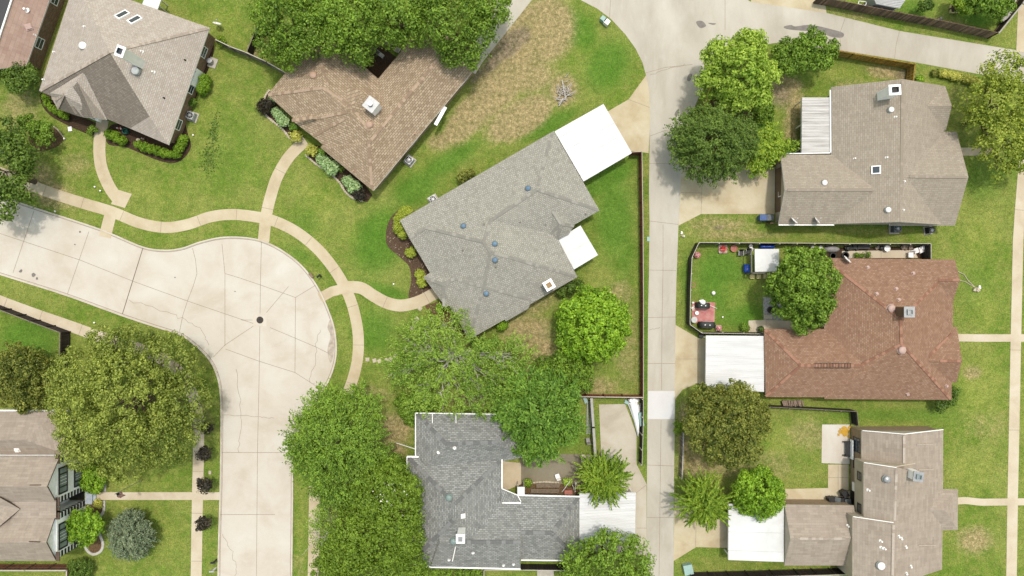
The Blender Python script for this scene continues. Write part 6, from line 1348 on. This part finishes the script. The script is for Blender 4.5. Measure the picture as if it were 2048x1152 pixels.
pot(1395, 510, .36, .5, 'pot of pink flowers in the upper corner of the dark fenced yard', 'terracotta', 'leaf_pinkflower'); pot(1446, 498, .5, .25, 'square pink tray of red flowers by the dark fence', 'pink_tray', 'leaf_redflower', True); pot(1468, 497, .38, .4, 'round terracotta pot beside the flower tray', 'terracotta')
pot(1502, 492, .22, .4, 'upper of two small white pots by the canopy corner', 'vent_white', name='small_pot'); pot(1503, 498.5, .22, .35, 'lower of two small white pots by the canopy corner', 'vent_white', name='small_pot'); pot(1437.5, 656, .33, .4, 'white tub of red flowers beside the black covered grill', 'pink_tray', 'leaf_pinkflower', True)
for i, (x, lb) in enumerate(((1505, 'leftmost yellow box under the canopy edge'), (1518, 'second yellow box under the canopy edge'), (1531, 'third yellow box under the canopy edge'), (1543, 'rightmost yellow box, touching the tree'))): o = pot(x, 553, .26, .4, lb, 'yellow_wood', None, True, 'yellow_box', 'box'); o['group'] = 'yellow boxes in a row below the canopy'
pot(1403, 670.5, .3, .6, 'black tub outside the dark fence corner', 'black_bin', name='black_tub', cat='tub'); pot(1522, 658, .36, .5, 'dark pot on the pale patio slab', 'cover_black', 'leaf_dark'); pot(1641.6, 495.5, .22, .4, 'white bucket left of the grey tarp', 'vent_white', name='bucket', cat='bucket'); pot(1626.5, 495.5, .22, .4, 'white bucket above the full green tree', 'vent_white', name='bucket', cat='bucket'); pot(1775, 497, .34, .5, 'big white pot in the dark side yard', 'vent_white'); pot(1394, 626, .22, .3, 'small white pot on the brick patio edge', 'vent_white', name='small_pot')
chair(1481, 507, R(180), 'white chair with a black seat by the terracotta pot', 'vent_white', 'black_bin', 1.1); chair(1495, 505, R(172), 'dark chair with pale arms next to the white chair', 'vent_white', 'cover_black', 1.1)
p = at(1427, 586, .2); mb = MB(); mb.lathe((p.x, p.y, 0), [(0, 0), (.14, .03), (.22, .12), (.24, .22), (.2, .33), (.1, .41), (0, .43)], 16); o = mb.build('ball', 'vent_white', None, True, at=(p.x, p.y, 0)); tag(o, 'white ball on the deep green fenced lawn', 'ball')
p = at(1386, 570, 1.2); mb = MB(); pts = [Vector((p.x, p.y + .26 * math.cos(a * .42), 1.2 + .26 * math.sin(a * .42))) for a in range(16)]; pts = [Vector((p.x + .26 * math.cos(a * .42), p.y + .26 * math.sin(a * .42), 1.2)) for a in range(16)]; mb.tube(pts, .04, 6); o = mb.build('hose_coil', 'terracotta', None, at=(p.x, p.y, 1.2)); tag(o, 'ring shaped coil hung on the dark fence', 'coil')
def grill(x, y, rz, L, label):
    p = at(x, y, .9); root = thing('covered_grill', label, 'barbecue', (p.x, p.y, 0)); m = Matrix.Rotation(rz, 3, 'Z'); mb = MB()
    prof = [(-.5, .05), (-.5, .8), (-.46, .95), (-.3, 1.12), (.28, 1.12), (.46, .98), (.5, .8), (.5, .05)]; W2 = .36; vs = []
    for s, k in ((-1, .86), (-.8, 1), (.8, 1), (1, .86)): vs += [m @ Vector((a * L * k, s * W2, z * (.97 if abs(s) == 1 else 1))) + Vector((p.x, p.y, 0)) for a, z in prof]
    n = len(prof); fs = [(i * n + k, i * n + (k + 1) % n, (i + 1) * n + (k + 1) % n, (i + 1) * n + k) for i in range(3) for k in range(n)] + [tuple(range(n)), tuple(range(3 * n, 4 * n))[::-1]]
    mb.add(vs, fs); mb.build('cover', 'cover_black', root, True)
    mb = MB(); q = m @ Vector((-.05 * L, W2 + .04, .85)); mb.tube([m @ Vector((-.3 * L, W2 + .05, .8)) + Vector((p.x, p.y, 0)), m @ Vector((.3 * L, W2 + .05, .8)) + Vector((p.x, p.y, 0))], .025, 6); mb.build('handle', 'galvanised', root)
    for s in (-.18, .12): mb = MB(); q = m @ Vector((s * L, 0, 1.14)); mb.lathe((p.x + q.x, p.y + q.y, 1.1), [(.07, 0), (.07, .05), (0, .07)], 8); mb.build('knob', 'vent_white', root)
    return root
grill(1407, 611, R(-4), 1.6, 'black covered grill at the upper side of the brick patio'); grill(1415, 650, R(-2), 1.9, 'bigger black covered grill at the lower side of the brick patio')
a, b = W(1401, 602, 1.5), W(1434, 617, .15); root = thing('sun_umbrella', 'folded white umbrella leaning across the upper grill', 'umbrella', (b.x, b.y, 0)); mb = MB(); mb.tube([b, a], .025, 8); mb.build('pole', 'vent_white', root)
d = (a - b).normalized(); mb = MB(); mb.tube([a - d * .55, a - d * .3, a, a + d * .2], [.28, .3, .16, .03], 10); mb.build('canopy', 'tarp_white', root)
p = at(1388.6, 639.5, .7); root = thing('round_table', 'round grey table in the corner of the brick patio', 'table', (p.x, p.y, 0)); mb = MB(); mb.lathe((p.x, p.y, .66), [(0, 0), (.36, 0), (.38, .03), (.36, .06), (0, .06)], 20); mb.build('tabletop', 'ac_case', root); mb = MB(); mb.lathe((p.x, p.y, 0), [(.24, 0), (.24, .04), (.04, .08), (.04, .66)], 10); mb.build('leg', 'galvanised', root)
heap('patio_clutter', 1386, 612, 'small pale pots and jars along the dark fence by the brick patio', ['vent_white', 'pink_tray'], 7, (2, 12), .26, 'pots')
p = at(1540.5, 620); mb = MB(); mb.lathe((p.x, p.y, 0), [(.4, 0), (.42, .3), (.3, .3), (.28, .06), (0, .06)], 16); o = mb.build('fire_ring', 'iron_dark', None, at=(p.x, p.y, 0)); tag(o, 'rusty round fire ring on the grey gravel', 'fire ring')
ubox('concrete_block', 1536, 634, (.9, .45, .08), 0, 'pale_stone', 'pale stone slab at the lower left of the gravel square', 'slab')
# side yard clutter north of the red roof
p = at(1665, 498, .6); mb = MB(); mb.lathe((p.x, p.y, 0), [(1.0, 0), (1.0, .3), (.8, .62), (.4, .78), (0, .82)], 20, sy=.42); o = mb.build('tarp_mound', 'tarp_grey', None, True, at=(p.x, p.y, 0)); tag(o, 'oval thing under a grey tarp in the dark side yard', 'tarp')
plank_bench(1728, 494, 1.5, 0, 'low black bench in the dark side yard', 'black_bin'); heap('junk_heap', 1758, 496, 'dark junk heap beside the big white pot', ['black_bin', 'weathered_wood', 'tarp_grey'], 9, (9, 4), .45, 'junk'); heap('junk_heap', 1836, 500, 'white heap of bags at the end of the dark side yard', ['vent_white', 'tarp_white'], 9, (8, 4), .5, 'junk'); heap('junk_heap', 1702, 497, 'black boxes between the grey tarp and the bench', ['black_bin', 'cover_black'], 7, (11, 4), .5, 'junk'); heap('junk_heap', 1808, 496, 'brown brush heap in the dark side yard', ['weathered_wood', 'log_wood'], 10, (12, 4), .4, 'junk')
chair(1821, 510, R(180), 'white garden chair against the red roof eave', 'vent_white', 'vent_white', 1.2)
def tyre(x, y, label):
    p = at(x, y, .1); mb = MB(); mb.lathe((p.x, p.y, 0), [(.3, .02), (.42, 0), (.46, .1), (.42, .2), (.3, .18), (.27, .1), (.3, .02)], 20); o = mb.build('tyre', 'black_bin', None, True, at=(p.x, p.y, 0)); tag(o, label, 'tyre', 'old tyres in the side yard')
tyre(1666, 512, 'black tyre below the grey tarp mound'); tyre(1691, 511, 'black tyre right of the other, near the roof dish')
# lower right yard
p = at(1694, 896); root = thing('garden_swing', 'white and black garden bench at the buff house wall', 'bench', (p.x, p.y, 0)); mb = MB(); mb.box((p.x - .1, p.y, .45), (.5, 1.9, .06)); mb.build('seat', 'black_bin', root); mb = MB(); mb.box((p.x + .2, p.y, .75), (.12, 2.3, .6)); mb.build('backrest', 'tarp_white', root)
for s in (-.8, .8): mb = MB(); mb.box((p.x - .15, p.y + s, .3), (.9, .07, .6)); mb.build('leg', 'black_bin', root)
p = at(1690, 863); mb = MB(); n = 60
for k in range(n): q = W(1690 + random.gauss(0, 4.5), 863 + random.gauss(0, 4.5)); mb.box((q.x, q.y, .04 + random.random() * .05), (.3, .22, .03), random.random() * 3)
o = mb.build('leaf_heap', 'orange_yellow', None, at=(p.x, p.y, 0)); tag(o, 'spill of orange yellow leaves on the stained pale slab', 'leaf heap')
p = at(1581, 806); mb = MB()
for k in range(16): a_ = W(1562 + k * 2.6, 800 + random.uniform(-1, 1), 0); b_ = W(1564 + k * 2.6 + random.uniform(-2, 2), 812 + random.uniform(-2, 2), 0); z = .1 + random.random() * .3; mb.tube([(a_.x, a_.y, z), (b_.x, b_.y, z + .05)], .09, 7)
o = mb.build('log_pile', 'log_wood', None, at=(p.x, p.y, 0)); tag(o, 'low pile of cut logs below the red roof eave', 'logs')
# top right yard
p = at(1779, 2, 1.6); root = thing('metal_shed', 'grey metal shed roof cut by the top edge', 'shed', (p.x, p.y, 0)); q = [W(1742, -16, 2.1), W(1822, -16, 2.1), W(1799, 17, 2.1), W(1752, 8, 2.1)]; mb = MB(); mb.prism(q, 2.0, 2.1)
for k in range(10): t = (k + .5) / 10; mb.beam(q[0].lerp(q[3], t) + Vector((0, 0, .03)), q[1].lerp(q[2], t) + Vector((0, 0, .03)), .06, .05)
mb.build('roof', 'galvanised', root); mb = MB(); mb.prism(inset(q, .2), 0, 2.0); mb.build('wall', 'ac_case', root)
p = at(1906, 19); root = thing('sand_box', 'square wooden frame on the top right lawn', 'sand box', (p.x, p.y, 0)); mb = MB(); [mb.box((p.x + a_ * .4, p.y + b_ * .45, .12), (.1 if a_ else .8, .1 if b_ else 1.0, .24)) for a_, b_ in ((-1, 0), (1, 0), (0, -1), (0, 1))]; mb.build('frame', 'yellow_wood', root); mb = MB(); mb.box((p.x, p.y, .05), (.7, .8, .1)); mb.build('soil', 'dark_mulch', root)
heap('rock_heap', 1877, 40, 'grey rocks by the inside of the long weathered fence', ['gravel_grey', 'weathered_wood'], 8, (5, 4), .35, 'rocks'); heap('junk_heap', 1772, 20, 'brown and white junk below the metal shed', ['weathered_wood', 'terracotta', 'vent_white'], 14, (14, 4), .4, 'junk')
mb = MB(); p = at(1726, 5); [mb.beam(W(*a_), W(*b_), .06, .06) for a_, b_ in (((1718, 2, .9), (1733, 4, .9)), ((1718, 2, .9), (1716, 8, .9)), ((1733, 4, .9), (1731, 11, .9)), ((1716, 8, .9), (1731, 11, .9)), ((1716, 8, 0), (1716, 8, .9)), ((1731, 11, 0), (1731, 11, .9)))]; o = mb.build('white_trellis', 'vent_white', None, at=(p.x, p.y, 0)); tag(o, 'open white metal frame behind the long weathered fence', 'frame')
a, b = W(2006, 42, .9), W(2024, 18, .9); root = thing('leaning_board', 'pale grey boards leaning inside the dark corner fence', 'boards', (a.x, a.y, 0)); mb = MB(); mb.beam(a, b, .5, .06); mb.beam(a + Vector((-.1, .9, .1)), b + Vector((.4, 1.0, .1)), .25, .05); mb.build('board', 'fence_pale', root)
# court of the brown house
plank_bench(745, 98, 1.9, R(-38), 'grey wooden lounge chair in the dark court of the brown house', 'weathered_wood', 'lounge_chair', 'lounger'); plank_bench(757, 106, 1.5, R(-38), 'second grey wooden lounger beside the first in the court', 'fence_pale', 'lounge_chair', 'lounger'); plank_bench(776, 87, 1.1, R(-38), 'small square wooden table under the oaks in the court', 'weathered_wood', 'court_table', 'table'); chair(796, 100, R(-30), 'pale chair at the right of the dark court', 'vent_white', 'fence_pale', 1.0)
# tan house bits
ubox('ground_box', 140, 258, (.42, .5, .12), R(10), 'vent_white', 'white box lid on the lawn left of the tan house path', 'utility box'); p = at(250, 262, .4); mb = MB(); mb.lathe((p.x, p.y, .1), [(.3, 0), (.32, .1), (.3, .4), (.26, .4), (.26, .06)], 16); [mb.tube([Vector((p.x + .34 * math.cos(t * .5), p.y + .34 * math.sin(t * .5), .12 + k * .1)) for t in range(14)], .03, 6) for k in range(4)]; o = mb.build('hose_reel', 'green_hose', None, at=(p.x, p.y, 0)); tag(o, 'green coiled hose by the tan house wall', 'hose')
heap('garden_stones', 282, 280, 'pale stones in the bed below the tan house', ['pale_stone', 'log_wood'], 6, (7, 3), .3, 'stones'); heap('porch_pots', 238, 258, 'small pots beside the tan house door', ['terracotta', 'vent_white'], 5, (6, 3), .26, 'pots')
def light(x, y, label):
    p = at(x, y); mb = MB(); mb.lathe((p.x, p.y, 0), [(.02, 0), (.02, .22), (.09, .24), (.1, .3), (0, .34)], 10); o = mb.build('garden_light', 'vent_white', None, at=(p.x, p.y, 0)); tag(o, label, 'garden light')
for x, y, lb in ((788, 568, 'small white light on the lawn beside the grey house path'), (131, 278, 'white light at the tip of the rounded bed'), (388, 271, 'white light beside the hedge corner of the tan house'), (1444, 634, 'small white light on the fenced lawn'), (203, 382, 'white marker nearest the tan path bend'), (192, 374, 'white marker left of the tan path bend'), (113, 423, 'white marker on the kerb strip at the left'), (191, 645, 'white marker on the lower kerb strip')): light(x, y, lb)
mulch('soil_mound', (120, 100, 78), (168, 146, 118))
heap('stone_scatter', 1366, 470, 'white stones on the grass by the alley', ['vent_white', 'pale_stone'], 6, (4, 7), .25, 'stones')

pts = [W(x, y, .05) for x, y in ((1916, 543), (1928, 549), (1936, 561), (1948, 573), (1952, 577))]; mb = MB(); mb.tube(pts, .05, 6); mb.tube([W(1916, 560, .05), W(1930, 563, .05), W(1948, 574, .05)], .04, 6); o = mb.build('garden_hose', 'pale_stone', None, at=tuple(pts[0])); tag(o, 'pale hose trailing from the red roofed house to a stone heap', 'hose')
heap('stone_heap', 1952, 577, 'small pale stone heap on the lawn right of the red roofed house', ['pale_stone', 'vent_white'], 14, (5, 5), .32, 'stones')
n_ = 420; q_ = rng.normal(size=(n_, 2)) * np.array([5, 18]); c_ = np.where(rng.random(n_) < .45, 0, 1)
pos = np.array([list(W((428, 418)[c] + a * (1, 1.8)[c] + (b * -.15), (262, 318)[c] + b * (.9, .8)[c], .05)) for (a, b), c in zip(q_, c_)])
wroot = leaves_mesh('weed_patch', pos, rng.normal(size=(n_, 3)) * .4 + np.array([0, 0, 1]), rng.normal(size=(n_, 3)), np.full(n_, .24), np.full(n_, .15), rng.random(n_), 'leaf_dark', None); tag(wroot, 'scattered dark weeds on the lawn right of the tan house', 'weeds', kind='stuff')
# ---------------------------------------------------------------- daylight and camera
SUN = Vector((.10, .25, 1.0)).normalized()
w = bpy.data.worlds.new('World'); scene.world = w; w.use_nodes = True
nt = w.node_tree; nt.nodes.clear()
o = nt.nodes.new('ShaderNodeOutputWorld'); bg = nt.nodes.new('ShaderNodeBackground'); sky = nt.nodes.new('ShaderNodeTexSky')
sky.sky_type = 'NISHITA'; sky.sun_disc = False
sky.sun_elevation = math.asin(SUN.z); sky.sun_rotation = math.atan2(SUN.x, SUN.y)
sky.air_density = 3.0; sky.dust_density = 4.0; sky.ozone_density = 1.0
bg.inputs['Strength'].default_value = .15
nt.links.new(sky.outputs[0], bg.inputs[0]); nt.links.new(bg.outputs[0], o.inputs[0])
ld = bpy.data.lights.new('sun', 'SUN'); ld.energy = 2.0; ld.angle = R(3); ld.color = (1.0, .965, .94)
so = bpy.data.objects.new('sun', ld); COL.objects.link(so); so.location = (0, 0, 60)
so.rotation_euler = (-SUN).to_track_quat('-Z', 'Y').to_euler()
cd = bpy.data.cameras.new('camera'); cam = bpy.data.objects.new('camera', cd); COL.objects.link(cam)
cd.sensor_width = 36; cd.lens = 36 * H / (2048 * S); cd.clip_end = 3000; cd.clip_start = .5
cam.location = (0, 0, H); cam.rotation_euler = (0, 0, 0)
scene.camera = cam
vs_ = scene.view_settings; vs_.view_transform = 'Standard'; vs_.look = 'None'; vs_.exposure = .38; vs_.gamma = 1
scene.display_settings.display_device = 'sRGB'
scene.cycles.max_bounces = 5; scene.cycles.diffuse_bounces = 3; scene.cycles.use_denoising = True
